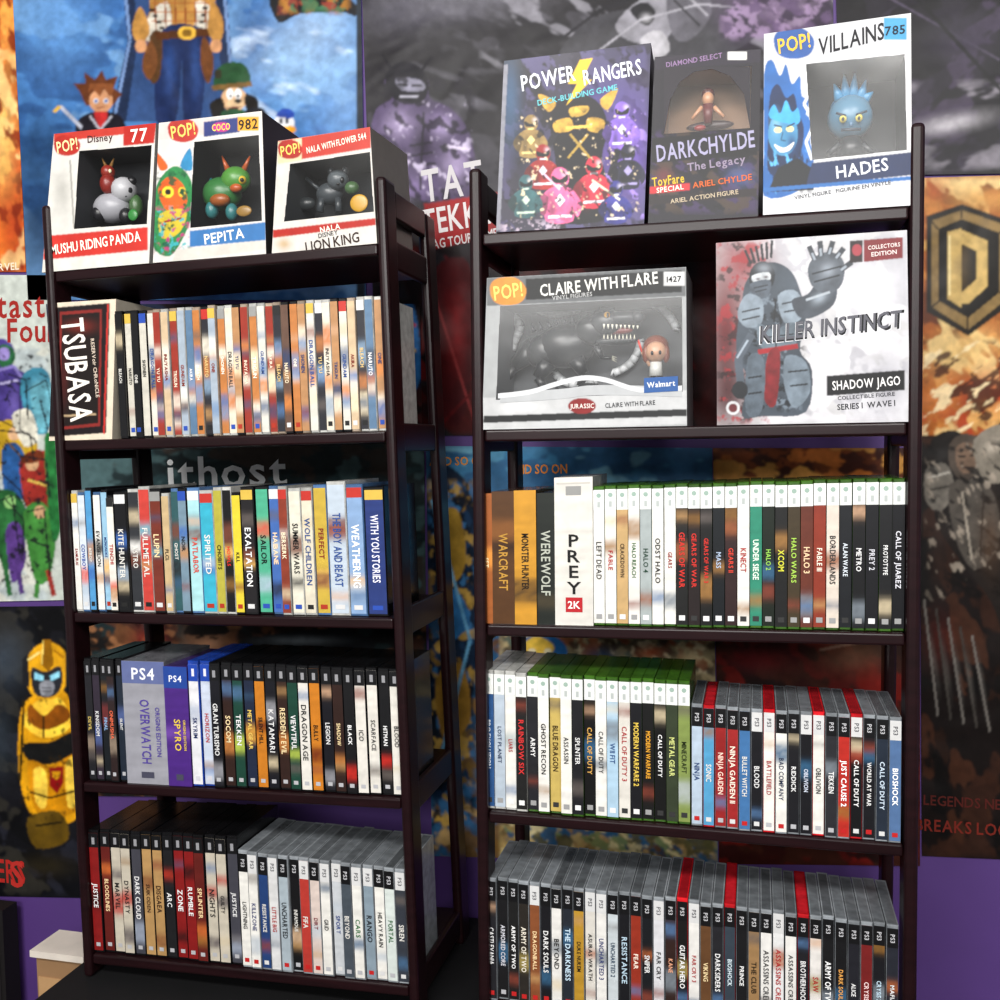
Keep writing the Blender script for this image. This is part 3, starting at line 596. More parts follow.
K='101012'; Wt='d8d6d0'; KC='0e0e10'; GC='365c1a'; CC='868b90'; RC='c41a22'; WC='b8b8b4'
its=[]
t1=['BLEACH','NARUTO','ONE','SHONEN','DRAGON BALL','YU YU','INUYASHA','TRIGUN','GUNDAM','AKIRA']
pal=[('d4cab8','3a3a3a',['b86a34','8c9cac']),('a87c54','2a3c6c',['d8ccb8','3c5a94']),('98a4b0','8a3020',['b0682c','e0dcd0']),('c0a888','7a2018',['84341c','5c7cac','e0d8c8']),('5c4438','f0e0c0',['b88c5c','2c3c5c']),('54708c','f0f0f0',['a85c2c','c8c4b8']),('26262c','e0c080',['7c94ac','b07040']),('ccc8be','2c4c8c',['c87838','50607c']),('8c3024','f0e0c8',['e0d8c8','34405c']),('b0703c','f8f0e0',['e8e0d0','4c6c9c'])]
lastp=None
for i in range(33):
    if i<4: its.append((8.2,KC,K if i%2==0 else 'c0bcb0','dvd',t1[i],Wt if i%2==0 else K,None))
    else:
        p=rnd.choice([x for x in pal if x is not lastp]); lastp=p; its.append((8.2,rnd.choice([WC,KC,'988878']),p[0],'dvd',t1[i%10],p[1],p[2]+[rnd.choice(['6c86a8','c87a3c','e0d0b0','3c3c44','d8d0c0'])]))
row('anime_dvd_cases',LS,1,.014,115,381,311,295,its)
L2=[(7,Wt,'8a2a2a'),(8,'c4ccd4','2c4c9c'),(7,'4a8cbc',Wt),(8,Wt,K),(7,'8cb4cc','203c7c'),(8,'d8d4ca','a02020'),(13,K,Wt),(12,'2a2c30',Wt),(12,'b83c34',Wt),(12,'6a2c20','e8d0a0'),(8,'b8a078',K),(8,'2c5054',Wt),(9,'6c8494',K),(13,'9cc8cc','c83c28'),(14,'34a0b8',Wt),(9,'a8a03c',K),(9,K,'d83028'),(9,'d0bc34',K),(13,'1c1a1c','e8e8e8'),(13,'48a080',K),(10,'3c60a0','f0d0a8'),(9,'7c3424','f0e0c0'),(12,'d0ccbc',K),(11,'ccc4b0','304a80'),(13,'b89c3c','7a1c1c'),(18,'b0bcc8','284888'),(16,'7c98bc','ffffff'),(19,'24346c','e0e0f0')]
T2=['SAMURAI','COWBOY','BEBOP','EVANGELION','MONONOKE','TENCHI','KITE HUNTER','ASTRO','FULLMETAL','LUPIN','FLCL','GHOST','NOIR','PATLABOR','SPIRITED','CHOBITS','HOWLS','KILL','EXALTATION','SAILOR','HAIBANE','BERSERK','SUMMER WARS','WOLF CHILDREN','PERFECT','THE BOY AND BEAST','WEATHERING','WITH YOU STORIES']
its=[]
for i,(w,c,t) in enumerate(L2):
    its.append((w,rnd.choice([KC,WC,'4a6c98']) ,c,'dvd',T2[i],t,[rnd.choice(['e0b060','c84838','e4e2de','3c64a8','202024','58a0b0']),rnd.choice(['b08050','6c3c2c','a0b0c0'])] if rnd.random()<.8 else None,None,rnd.choice([1,1,.98,.96,1.02])))
row('movie_dvd_cases',LS,2,.014,71,383,490,483,its)
its=[]
for i,c in enumerate(['1c1c20','2c2430','14181c','281c1c','1c2430']): its.append((8.2,KC,c,'ps2',['DEVIL','KINGDOM','FINAL','ONIMUSHA','SILENT'][i],['c8b060','d8d8d8','8cb0d8','e06848','d8d8d8'][i],[['8a7a6a','4a5a8a','6a2a2a'][i%3]]))
its.append((44,'7a7a80','8e8e96','ps4box','OVERWATCH','4c3c8c',None,'5a6490',.99))
its.append((24,'3c2468','442474','ps4box','SPYRO','d8b840',['6c449c'],'20408c',.96))
its+= [(11,'1c3f9c','d0d0d4','ps4','SKYRIM','203060',['a8b0c0']),(11,'1c3f9c','b8c0d0','ps4','HORIZON','a82020',['6080b0'])]
P3=[('14141a','d8d8d8',['8a8a90']),('1c2438','e0c060',['c89038']),('d0ccc4','202020',None),('2c1c18','e8d0a0',['b07038']),('101820','d0d0e0',['3c6cac']),('b87020','101010',['602010']),('183c30','e0e0e0',['a8b848']),('141416','e8e8e8',['b82820'])]
T3=['GRAN TURISMO','SOCOM','TEKKEN','METAL GEAR','SILENT HILL','KATAMARI','RESIDENT EVIL','VIEWTIFUL','DRAGON AGE','BULLY','LEGION','SHADOW','BLACK','ICO','SCARFACE','HITMAN','BLOOD','GUN']
for i in range(17):
    p=P3[(i*3+i//4)%8] if i not in (14,16) else P3[2]
    if i in(15,): p=P3[7]
    its.append((10.7,KC,p[0],'ps2',T3[i],p[1],p[2],None))
row('video_game_cases',LS,3,.012,83,400,657,668,its)
A=[]
pal4=[('7c1818','e8e8e8',['201010']),('1a1a1c','e0e0e0',['a83020']),('a88454','301810',['7a4a2c']),('3c3c44','e0e0e0',['9098a8']),('b8b0a0','202020',['a82820','50484c']),('5a1c18','f0d0a0',['c86830'])]
T4=['JUSTICE','BLOODLINES','MARVEL','DYNASTY','DARK CLOUD','SUIKODEN','DISGAEA','ARC','ZONE','RUMBLE','SPLINTER','NIGHTS','GUILTY']
for i in range(14):
    p=pal4[(i*5+i//3)%6]; A.append((10.6,KC,p[0],'ps2',T4[i%13],p[1],p[2]))
row('video_game_cases',LS,4,.012,88,236,829,836,A)
B=[]
for i,(c,t) in enumerate([(Wt,K),(Wt,'303a6a'),('203a6a',Wt),('c8c8c8','a02020'),('98a4ac',K),(K,Wt),('a8342c',Wt),('c8b8b0','702030'),(Wt,K),('b8bcc0','203a7a'),('404850',Wt),(Wt,'286838'),('7c8c98',K),(Wt,K),('c4ccc8','1c5c2c'),('30343c',Wt)]):
    B.append((10.6,CC,c,'ps3',['LIGHTNING','KILLZONE','RESISTANCE','LITTLE BIG','UNCHARTED','INFAMOUS','FIFA','DIRT','GRID','SPORT','BEYOND','CARS','RANGO','HEAVY RAIN','PORTAL','SIREN'][i],t,[rnd.choice(['b0b8c0','8090a0','c0a080','406080'])] if i%2 else None,rnd.choice([None,'c8c8c8'])))
row('video_game_cases',LS,4,.010,237,405,850,869,B)
its=[(13,'7a4a20','905024','box','SET','f0e0b0',['d08838'],None,.97),(25,'3c2414','4c3018','box','WARCRAFT','b08438',['7a4c24','2c1a10'],None,.985),(24,'3a2c14','b8842a','box','MONSTER HUNTER','1c140c',['3c2c1c'],None,.985),(20,'181c18','1c201c','box','WEREWOLF','a8aca0',['403828'],None,.96),(41,'c8c6c0','ccc9c2','prey','','161616',None,None,1.07)]
X=[(Wt,'303030',GC),(Wt,'a02020',GC),('b89868','3a2a1a',GC),(Wt,'2c5c2c',GC),('98a0a0','1c3c2c',GC),(Wt,K,GC),(Wt,'8a2020',GC),('181818','c83028',GC),('201818','c83028',GC),('141414','c83028',GC),('101418','a8b8d0',GC),('2c1c1c','d04030',GC),(Wt,'a02828',GC),('2c7c64','e0f0e0',GC),('141c14','90c850',GC),('181818','d0d040',GC),('3a3020','a0c850',GC),('5c2c20','e8c8a0',GC),('803020','f0e0d0',GC),('ccc0b4','2c2c2c',GC),('16181c','d8e0e8',GC),('101012','e0e0e0',GC),('121216','c8c8d0',GC),('141416','e0e0e0',GC),('0e0e12','d8d8e0',GC)]
TX=['LEFT DEAD','FABLE','CRACKDOWN','HALO REACH','HALO 4','ODST HALO','GEARS','GEARS OF WAR','GEARS OF WAR','GEARS OF WAR 3','MASS','GEARS II','KINECT','UNDER SIEGE','HALO 2','XCOM','HALO WARS','HALO 3','FABLE III','BORDERLANDS','ALAN WAKE','METRO','PREY 2','PROTOTYPE','CALL OF JUAREZ']
for i,(c,t,g) in enumerate(X): its.append((12.3,g,c,'x360',TX[i],t,[rnd.choice(['707880','8a5030','305878','906838'])] if rnd.random()<.5 else None))
row('video_game_cases',RS,2,.012,480,906,489,477,its)
its=[]
X=[('284c7c','e0e8f0'),('a8b4c0','203050'),(Wt,'a02828'),('1c1c1c','c83030'),('202024','e0e0e0'),(Wt,K),('b8a058','302010'),(Wt,'404040'),('1a1a1e','d8d8d8'),('101010','d0a050'),(Wt,'303030'),('a0bcd0','2c4c7c'),('ccc8c0','a03030'),('16161a','e0c050'),('141414','e0a030'),('101010','e8e8e8'),('303828','c8d080'),('788848','16200c')]
TX=['PRO EVOLUTION','LOST PLANET','LIARS','RAINBOW SIX','ARMY','GHOST RECON','BLUE DRAGON','ASSASSIN','SPLINTER','CALL OF DUTY','CALL OF DUTY','WII FIT','CALL OF DUTY 3','MODERN WARFARE 2','MODERN WARFARE','CALL OF DUTY','METAL GEAR','MINECRAFT']
for i,(c,t) in enumerate(X): its.append((11.6,GC if i>3 else WC,c,'x360',TX[i],t,[rnd.choice(['707880','305878','a0a8a8'])] if rnd.random()<.4 else None))
row('video_game_cases',RS,3,.012,482,690,670,681,its)
its=[]
X=[('a8b8c8','203a6a',CC),('4c90b8',Wt,RC),('882020','f0d0c0',CC),('902424','f0e0d0',CC),('3c6898',Wt,CC),('16161a','d8d8d8',CC),(Wt,'982020',RC),(Wt,'303a50',CC),('18181c','e0e0e0',CC),('141418','c8d0e0',CC),(Wt,K,RC),('26262a','e8e8e8',CC),('a82820','ffffff',CC),('101012','e8e8e8',RC),('141418','e0e0e0',CC),('202834','c8d8e8',CC),('4c6890','ffffff',CC)]
TX=['NINJA','SONIC','NINJA GAIDEN','NINJA GAIDEN II','BULLET WITCH','BLOOD','BATTLEFIELD','BAD COMPANY','RIDDICK','OBLIVION','OBLIVION','TEKKEN','JUST CAUSE 2','CALL OF DUTY','WORLD AT WAR','CALL OF DUTY','BIOSHOCK']
for i,(c,t,g) in enumerate(X): its.append((12.6,g,c,'ps3',TX[i],t,[rnd.choice(['707880','305878','903828'])] if rnd.random()<.4 else None,rnd.choice([None,None,'c8c8c8'])))
row('video_game_cases',RS,3,.008,691,902,704,717,its)
its=[]
TX=['CASTLEVANIA','ARMORED CORE','ARMY OF TWO','ARMY OF TWO','DRAGONBALL','DARK SOULS','BEYOND','THE DARKNESS','DUKE NUKEM','ASURAS WRATH','UNCHARTED 3','UNCHARTED 2','RESISTANCE','FEAR','SNIPER','FAR CRY','KANE','GUITAR HERO','FAR CRY 3','VIKING','DARKSIDERS','BIOSHOCK','PRINCE','THE CLUB','ASSASSINS CREED','ASSASSINS CREED','ASSASSINS CREED','BROTHERHOOD','SAW','ARMY OF TWO','DARK SOULS II','ALICE','CRYSIS','CRYSIS 2','MAFIA']
cs=['1c1c20','141416','181818','26221e','7a4628','141418','d4d2ce','20242c','a88028','c8c4bc','d4d2ce','b8c0c4','141418','882c1c','14161a','c8c8cc','2c1c18','141414','d4d2ce','5a3c24','202024','303a44','141416','90704a','d4d2ce','d0d0d0','d4d2ce','1a1a1e','d0ccc8','141416','121214','1c1c22','6a1c1c','141418','22242c']
tc=['e0e0e0','c8c8d0','f0f0f0','e0d8c8','f0d0a0','e0e0e0','202020','c0d8e8','201810','202020','303a6a','203a50','b0c8d8','f0e0d0','e0e0e0','202020','e0a080','e8e8e8','a02020','e8d0a0','e0e0e0','d0e0e8','e8e8e8','201810','303030','a02020','303030','e0e0e0','a02020','f0f0f0','e0a050','e8e8e8','f0d0d0','c0d8e8','e0e0e0']
for i in range(35):
    g=RC if i in (17,21,27) else CC
    its.append((12,g,cs[i],'ps3',TX[i],tc[i],[rnd.choice(['707880','a05830','305878','908048'])] if rnd.random()<.45 else None,'c8c8c8' if i in (4,9,10,15,18,25) else None))
row('video_game_cases',RS,4,.012,486,899,876,925,its)
# ---------------------------------------------------------------- boxes
class Box:
    def __init__(s,shelf,bi,quad,YL,YR,depth,col,cols=None,window=None,wd=.07,wcol='101014',mat=PRINT):
        TL,TR,BR,BL=PP(quad); zf=shelf.boards[bi]
        A=PY(*BL,shelf.Y+YL); B=PY(*BR,shelf.Y+YR)
        n=Vector((B.y-A.y,-(B.x-A.x),0)).normalized()
        if n.y>0: n=-n
        mb=MB(); fr=Frame(mb,A,n,mat)
        A.z=zf(A.x)+.0005; B.z=zf(B.x)+.0005
        C=fr.pt(*TR,off=0); D=fr.pt(*TL,off=0); q=[A,B,C,D]
        bk=[p-n*depth for p in q]
        for i,p in enumerate(bk[:2]): p.z=zf(p.x)+.0005
        if window:
            mb.hexa(q,None,col,mat,front=False,cols=cols,bk=bk)
            w=[fr.pt(*p,off=0) for p in PP(window)]; w=[w[3],w[2],w[1],w[0]]
            for i in range(4):
                j=(i+1)%4; mb.face([q[i],q[j],w[j],w[i]],col,mat)
                mb.face([w[i],w[j],w[j]-n*wd,w[i]-n*wd],wcol,MATTE)
            mb.face([p-n*wd for p in w],wcol,MATTE)
            mb.face([p+n*.0001 for p in w],'ffffff',CLEAR)
            fr.win=PP(window)
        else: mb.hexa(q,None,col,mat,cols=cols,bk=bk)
        P=PP(quad); fr.cv=Canvas(min(a[0] for a in P)-4,min(a[1] for a in P)-4,max(a[0] for a in P)+4,max(a[1] for a in P)+8,2.0,col); fr.sh=.18
        s.q=q; s.mb=mb; s.f=fr
    def done(s,name,step=.8,grain=.08,gs=9):
        s.f.finish(s.q,step,grain,gs); o=s.mb.build(name); return o
def poplogo(f,x,y,s,c='ffffff',o='151515'):
    f.sp([(x-s,y-.3*s),(x-.6*s,y-.75*s),(x+.4*s,y-.8*s),(x+s,y-.2*s),(x+.8*s,y+.5*s),(x,y+.75*s),(x-.8*s,y+.5*s)],o)
    f.text('POP!',x,y-.05*s,s*.75,c,1.6*s,6)
# figure riding panda
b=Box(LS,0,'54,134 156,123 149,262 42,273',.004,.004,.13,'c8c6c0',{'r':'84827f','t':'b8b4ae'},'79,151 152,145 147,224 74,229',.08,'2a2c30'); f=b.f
f.poly('54,133 156,122 155,131 54,142','b0342a'); f.poly('124,124 157,121 154,143 123,146','a8241c'); f.text('77',139,135,11,'e8e4dc',22)
poplogo(f,67,146,13,'e0d098','a02820'); f.soft(62,192,10,26,'a8a6a0',.9); f.text('Disney',100,138,6,'402020',26); f.line('70,160 74,228',1.5,'8a8882')
f.poly('45,236 148,227 148,250 43,260','b83028'); f.text('MUSHU RIDING PANDA',95,243,8.5,'ece6d8',90,4); f.poly('44,262 148,252 148,261 43,272','d0ccc2')
f.ball(112,208,17,13,.045,'9a9aa0'); f.ball(124,190,11,11,.043,'b0b0b4'); f.ball(117,181,4,4,.043,'141418'); f.ball(132,181,4,4,.043,'141418'); f.ball(120,190,3.2,3.6,.037,'141418'); f.ball(129,190,3.2,3.6,.037,'141418'); f.ball(125,196,2,1.4,.034,'141418'); f.ball(100,214,7,7,.035,'141418'); f.ball(126,216,6,7,.035,'141418')
f.ball(108,184,7,9,.035,'7a2018'); f.ball(108,172,6,6,.035,'86281c'); f.ball(106,171,1.4,1.8,.029,'e0d8b0'); f.ball(110,171,1.4,1.8,.029,'e0d8b0'); f.tube((106,166),(102,158),1.6,.4,.035,'b08040'); f.tube((111,166),(114,158),1.6,.4,.035,'b08040'); f.ball(136,206,6,10,.05,'3c5c34'); f.ball(92,196,6,12,.055,'24482c')
f.ball(133,215,5,5,.02,'2c7a34',1.5); b.done('collectible_figure_box')
# winged creature figure
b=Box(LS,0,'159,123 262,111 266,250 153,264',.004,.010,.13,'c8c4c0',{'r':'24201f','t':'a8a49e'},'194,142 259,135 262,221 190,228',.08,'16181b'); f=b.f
f.poly('160,124 262,112 262,128 159,140','c4bab5'); poplogo(f,183,131,15,'e0c060','a82c24'); f.poly('204,122 240,117 240,132 204,137','24306c'); f.ell(221,127,9,5,'b02c78'); f.text('COCO',221,127,6,'e8c850',18); f.rect(238,117,259,131,'d8941c'); f.text('982',248,124,9,'201a10',19)
f.sp('152,244 154,196 162,176 176,166 190,178 194,206 186,232 170,256','26743e'); f.sp('158,190 170,176 184,186 186,206 168,212','c8541a'); f.ell(168,192,6,6,'e8c030'); f.ell(168,192,3,3,'1a1a1a'); f.ell(182,192,4,5,'e8c030'); f.ell(182,192,2,2.6,'1a1a1a'); f.sp('160,170 154,150 168,166','c8541a'); f.sp('180,166 190,148 192,170','2778a4'); f.sp('160,214 186,210 180,232 162,238','b8a42c'); f.line('164,222 182,218',2,'881c16')
f.cv.mix(154,206,192,254,'a8286c',5,.2); f.cv.mix(154,206,192,254,'38a0a8',5,.2); f.cv.mix(154,170,192,254,'14482c',6,.2)
f.ball(222,194,19,15,.045,'2f6a34'); f.ball(236,180,14,12,.04,'4a8434'); f.ball(230,180,4,4,.03,'c8a830'); f.ball(242,180,4,4,.03,'c8a830'); f.ball(230,180,2,2,.026,'101010'); f.ball(242,180,2,2,.026,'101010'); f.ball(236,188,6,4,.027,'a84c1c'); f.tube((228,170),(222,156),3,.6,.04,'a84c1c'); f.tube((244,170),(250,156),3,.6,.04,'a84c1c'); f.tube((212,190),(200,162),6,1,.055,'2c8494'); f.ball(212,210,6,8,.035,'2c6a6c'); f.ball(232,212,6,8,.035,'2c6a6c'); f.ball(220,200,10,6,.027,'904e20'); f.tube((206,192),(198,206),4,1,.05,'8a3a5c')
f.ball(244,211,8,5,.02,'8a682c',1.5)
f.poly('190,231 266,222 266,240 190,247','3068a0'); f.text('PEPITA',224,236,9,'e8e4dc',40,5); f.poly('176,250 266,240 266,249 172,262','c0bcb4')
b.done('collectible_figure_box')
# lioness figure
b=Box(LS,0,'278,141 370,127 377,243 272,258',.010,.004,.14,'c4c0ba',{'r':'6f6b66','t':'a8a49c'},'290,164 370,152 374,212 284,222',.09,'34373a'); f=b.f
f.poly('278,141 371,126 371,148 278,163','b03428'); f.poly('278,142 302,138 302,160 278,164','c8bc98'); poplogo(f,290,150,12,'e0c060','98241c'); f.text('NALA WITH FLOWER 544',336,143,7,'e8dfd0',60,7)
f.poly('273,230 376,218 376,225 273,238','a0241c'); f.text('DISNEY',328,234,4,'303030',20,6); f.text('LION KING',332,242,9,'2a1a14',54,6); f.text('NALA',330,228,5,'e8dfd0',30,6); f.soft(284,244,9,7,'b08c50',.7)
f.ball(330,194,13,10,.045,'3c4145'); f.ball(338,180,10,9,.035,'4e5458'); f.ball(334,180,2.2,3,.027,'101010'); f.ball(342,180,2.2,3,.027,'101010'); f.ball(338,184,1.6,1.2,.025,'101010'); f.ball(331,171,3,4,.035,'34393d'); f.ball(345,171,3,4,.035,'34393d'); f.tube((322,198),(320,212),3,3.4,.035,'34393d'); f.tube((338,198),(339,212),3,3.4,.035,'34393d'); f.tube((320,190),(306,178),2,1.4,.045,'34393d'); f.ball(352,188,7,6,.03,'3c5a34'); f.ball(306,204,10,6,.05,'2a2e30')
f.ball(359,203,9,8,.02,'b88a1c',1); b.done('collectible_figure_box')
# boxed set
b=Box(LS,1,'54,303 116,299 112,437 49,441',.006,.012,.14,'d0c2ae',{'r':'bfb6a6','l':'1a1416','t':'d0c8bc'}); f=b.f
f.poly('50,308 110,303 106,433 48,437','171013'); f.poly('60,312 102,309 100,426 58,430','7a2420'); f.poly('62,315 100,312 98,423 60,427','18100f'); f.soft(80,326,18,8,'6a2018',.9); f.soft(64,380,5,30,'4a1614',.7)
f.text('TSUBASA',77,370,22,'e4dcd4',92,-86.5,.9); f.text('RESERVoir CHRoNiCLE',95,368,3.5,'c8b8a8',84,-86.5); f.line('64,416 96,414',2,'a89070'); f.line('108,304 104,434',1.5,'c03028')
b.done('boxed_dvd_set')
# board game
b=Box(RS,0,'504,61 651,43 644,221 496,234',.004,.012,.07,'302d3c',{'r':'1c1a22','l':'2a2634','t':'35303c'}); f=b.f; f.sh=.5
f.scatter(500,46,650,232,40,['201c2c','3c3854','14121a','4c466c'],8,26,110,2,1.0)
f.soft(625,150,30,60,'60469c',1); f.soft(600,100,30,20,'463c78',.8); f.soft(520,160,22,60,'181624',.9); f.soft(510,100,12,50,'2f5478',.7); f.poly('501,66 508,64 500,230 496,231','7a7a84'); f.cv.mix(600,100,648,220,'9478c8',8,.2,1.5,.8)
def ranger(x,y,s,c,c2='d8d4dc'):
    d=tuple(v*.3 for v in lin(c)[:3])+(1,)
    f.sp([(x-11*s,y+30*s),(x-9*s,y+12*s),(x-13*s,y+10*s),(x-6*s,y+4*s),(x+6*s,y+4*s),(x+13*s,y+10*s),(x+9*s,y+12*s),(x+10*s,y+30*s)],c)
    f.sp([(x-13*s,y+9*s),(x-18*s,y+18*s),(x-12*s,y+26*s),(x-9*s,y+14*s)],d); f.sp([(x+12*s,y+9*s),(x+17*s,y+18*s),(x+13*s,y+27*s),(x+9*s,y+14*s)],c)
    f.soft(x-6*s,y+22*s,4*s,10*s,d,.9); f.ell(x,y-3*s,7*s,8.5*s,c); f.soft(x+4*s,y-6*s,3*s,3*s,'f0e8f0',.5)
    f.sp([(x-6*s,y-5*s),(x,y-2*s),(x+6*s,y-6*s),(x+5*s,y),(x-5*s,y+.5*s)],'0c0c10'); f.line([(x-3*s,y+3*s),(x+3*s,y+2.6*s)],1.6*s,c2)
    f.poly([(x,y+9*s),(x+4*s,y+14*s),(x,y+19*s),(x-4*s,y+14*s)],c2); f.line([(x-9*s,y+27*s),(x+9*s,y+26*s)],2.2*s,c2)
f.sp('550,122 560,102 580,94 600,104 608,130 602,160 612,216 548,220 556,170','121016'); f.ell(578,113,10,12,'0a090d'); f.sp('570,108 588,106 586,114 572,117','c8a040'); f.sp('554,122 570,118 572,130 556,132','b89038'); f.sp('588,118 604,120 602,132 588,130','b89038'); f.line('566,128 592,126',3,'d8b450'); f.line('570,134 590,158',2.4,'a88838'); f.line('588,134 568,158',2.4,'a88838'); f.line('556,132 540,160 550,190',6,'1c1a22'); f.line('600,130 618,150 610,176',6,'1c1a22')
f.sp('556,102 538,94 548,112','b89038'); f.sp('600,100 618,88 608,110','b89038')
ranger(531,126,1.0,'8a7040','e0c880'); ranger(622,114,1.1,'7c5cbc'); ranger(543,156,1.05,'8a1c1c'); ranger(628,156,1.05,'1c1c30','9a90c0'); ranger(594,170,1.2,'b82438'); ranger(560,182,1.3,'d86090','f4e0ea'); ranger(616,192,1.0,'30307c'); ranger(526,186,1.0,'2c5458','b8c8b8'); f.line('560,190 540,170',2,'f0c0d8'); f.line('592,180 620,200',2,'e8e0c0')
f.cv.mix(516,108,640,220,'08070c',6,.12,1.5,.9,.04,.85); f.cv.mix(516,108,640,220,'f0d8b0',4,.04,1.5,.9,.04,.8)
f.poly('580,60 568,84 577,84 566,106 592,80 582,80 593,58','e8b828'); f.text('POWER',548,78,15,'dfe2ec',54,6); f.text('RANGERS',612,72,16,'dfe2ec',58,6); f.text('DECK-BUILDING GAME',577,95,5.5,'64b8c0',80,6)
f.cv.mix(500,220,560,234,'b8a8b8',4,.4)
b.done('board_game_box')
# fantasy action figure
b=Box(RS,0,'655,57 761,49 758,207 648,217',.010,.012,.10,'120e18',{'r':'100e14','l':'1c1722','t':'1f1a24'},'668,72 752,66 750,128 664,134',.06,'8a6c54'); f=b.f
f.poly('655,57 761,49 760,62 654,70','1c1524'); f.text('DIAMOND SELECT',694,60,5,'8a7094',56,4)
f.scatter(648,130,760,214,36,['1c1828','08070b','34244a','3c2e24'],5,16,112); f.soft(740,176,16,12,'3c5088',.7); f.soft(664,176,10,10,'6a2030',.6)
f.ball(708,99,6,7,.03,'b88868'); f.ball(708,94,7,6,.034,'4a1a18'); f.tube((708,105),(708,124),6,4,.03,'5a2020'); f.tube((702,107),(692,119),2.4,1.6,.03,'b88868'); f.tube((714,107),(724,117),2.4,1.6,.03,'b88868'); f.ball(700,128,6,3,.02,'7a1818'); f.ball(710,126,24,5,.045,'3a2a2c')
f.poly('652,138 758,130 757,155 651,163','0a080d'); f.text('DARKCHYLDE',705,146,17,'9c98b4',98,4); f.text('The Legacy',716,163,8,'8c8094',66,4)
f.text('ToyFare',668,180,9,'d8b038',32,4); f.poly('650,187 690,183 690,190 650,194','b82028'); f.text('SPECIAL',670,188.5,5,'e8e0d0',34,4); f.text('ARIEL CHYLDE',722,181,6,'c8602c',60,4)
f.poly('649,197 757,188 757,196 649,205','1c1416'); f.text('ARIEL ACTION FIGURE',704,196.5,4.5,'b8a890',90,4); f.rect(728,52,747,60,'dcdcd8')
A1=[(664,134)]+[(664+6,100),(680,82),(694,72),(712,69),(730,76),(744,94),(750,128)]
for (xa,ya),(xb,yb) in zip(A1,A1[1:]): b.mb.face([f.pt(xa,ya,.0006),f.pt(xb,yb,.0006),f.pt(xb,67,.0006),f.pt(xa,67,.0006)],'1a141e',PRINT)
b.done('action_figure_box')
# blue-flame villain figure
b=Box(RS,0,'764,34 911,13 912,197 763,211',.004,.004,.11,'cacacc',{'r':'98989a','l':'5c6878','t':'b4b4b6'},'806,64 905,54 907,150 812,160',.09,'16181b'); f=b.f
f.poly('764,34 911,13 911,44 764,62','bcbcc0'); poplogo(f,794,44,20,'e0b038','1c4a8c'); f.text('VILLAINS',850,39,17,'1a1a1e',66,8,1,.12)
f.rect(884,18,907,40,'2488b4'); f.text('785',895,30,9,'0c1c2c',20)
f.sp('764,150 764,74 772,60 780,76 786,64 792,84 800,76 802,96 812,100 806,114 816,122 810,140 814,160 800,190 764,196','1f5ca0'); f.sp('768,140 770,96 778,84 786,98 794,94 798,112 804,130 798,160 780,176 768,170','0c2248'); f.ell(783,134,15,22,'4080a8'); f.soft(776,124,6,14,'80b8d8',.6); f.soft(792,144,6,12,'163a68',.9); f.sp('770,118 774,104 780,114 786,100 792,112 798,108 798,124','3c9cd8')
f.ell(778,130,4,3,'e8e098'); f.ell(790,129,4,3,'e8e098'); f.line('774,125 782,127',1.5,'10203a'); f.line('787,127 795,123',1.5,'10203a'); f.sp('774,144 784,148 794,142 790,150 780,152','e0e0e0'); f.line('783,132 781,140 786,141',1.2,'20405a'); f.cv.mix(764,150,812,194,'58b0e8',5,.1,2.5,1.4); f.cv.mix(764,150,812,194,'06142c',5,.2,2.5,1.4)
f.poly('768,192 778,168 798,158 812,168 814,190','0e1218'); f.line('806,64 814,84 804,104 815,122 806,142 812,160',3,'dcdee0')
f.ball(850,118,23,23,.05,'4a7894',22); f.ball(850,106,20,12,.055,'3e6686')
for x,y in ((834,84),(844,74),(855,72),(866,80),(873,92)): f.tube((x*.6+340,100),(x,y),7,.8,.05,'3480ac')
f.ball(843,119,3.8,4.2,.022,'d8c868'); f.ball(859,118,3.8,4.2,.022,'d8c868'); f.ball(843,119,1.6,2,.018,'141414'); f.ball(859,118,1.6,2,.018,'141414'); f.tube((836,113),(846,116),1.3,1.3,.02,'142434'); f.tube((856,115),(867,111),1.3,1.3,.02,'142434'); f.tube((841,130),(861,129),1.6,1.6,.022,'182838'); f.ball(851,124,2,3,.02,'446c8c')
f.tube((851,138),(851,158),10,16,.05,'15191e'); f.tube((840,144),(828,154),4,3,.045,'15191e'); f.tube((862,144),(874,154),4,3,.045,'15191e'); f.ball(851,141,9,3,.045,'6c7884')
f.poly('812,163 912,152 912,175 806,186','18264a'); f.text('HADES',862,168,13,'d8dce4',52,5); f.poly('764,188 912,176 912,180 764,192','2460a0'); f.text('VINYL FIGURE   FIGURINE EN VINYLE',842,190,4,'404448',104,5); f.rect(884,44,905,52,'dcdcd8')
b.done('collectible_figure_box')
# dinosaur and woman figure set
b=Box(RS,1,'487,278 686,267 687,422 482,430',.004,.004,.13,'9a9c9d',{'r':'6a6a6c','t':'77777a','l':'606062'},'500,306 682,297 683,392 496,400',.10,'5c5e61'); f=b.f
f.poly('487,278 686,267 686,296 487,306','5c5e60'); f.poly('526,279 682,270 682,292 526,300','101112'); f.text('CLAIRE WITH FLARE',598,284,11.5,'d8d7d2',118,3); f.text('VINYL FIGURES',572,296,4,'a8a8a8',60,3); poplogo(f,508,292,18,'e8c868','c07c28'); f.rect(664,272,685,286,'c0c0c0'); f.text('1427',674,279,5.5,'202020',19)
f.poly('482,398 687,390 687,424 482,432','b4b5b6'); f.poly('484,416 687,409 687,416 483,423','1f2021'); f.ell(582,406,14,8,'7a1a1a'); f.text('JURASSIC',582,406,4.5,'e0d8d0',24); f.text('CLAIRE WITH FLARE',630,404,4.5,'303234',50,2); f.soft(520,406,20,6,'d8d9da',.8)
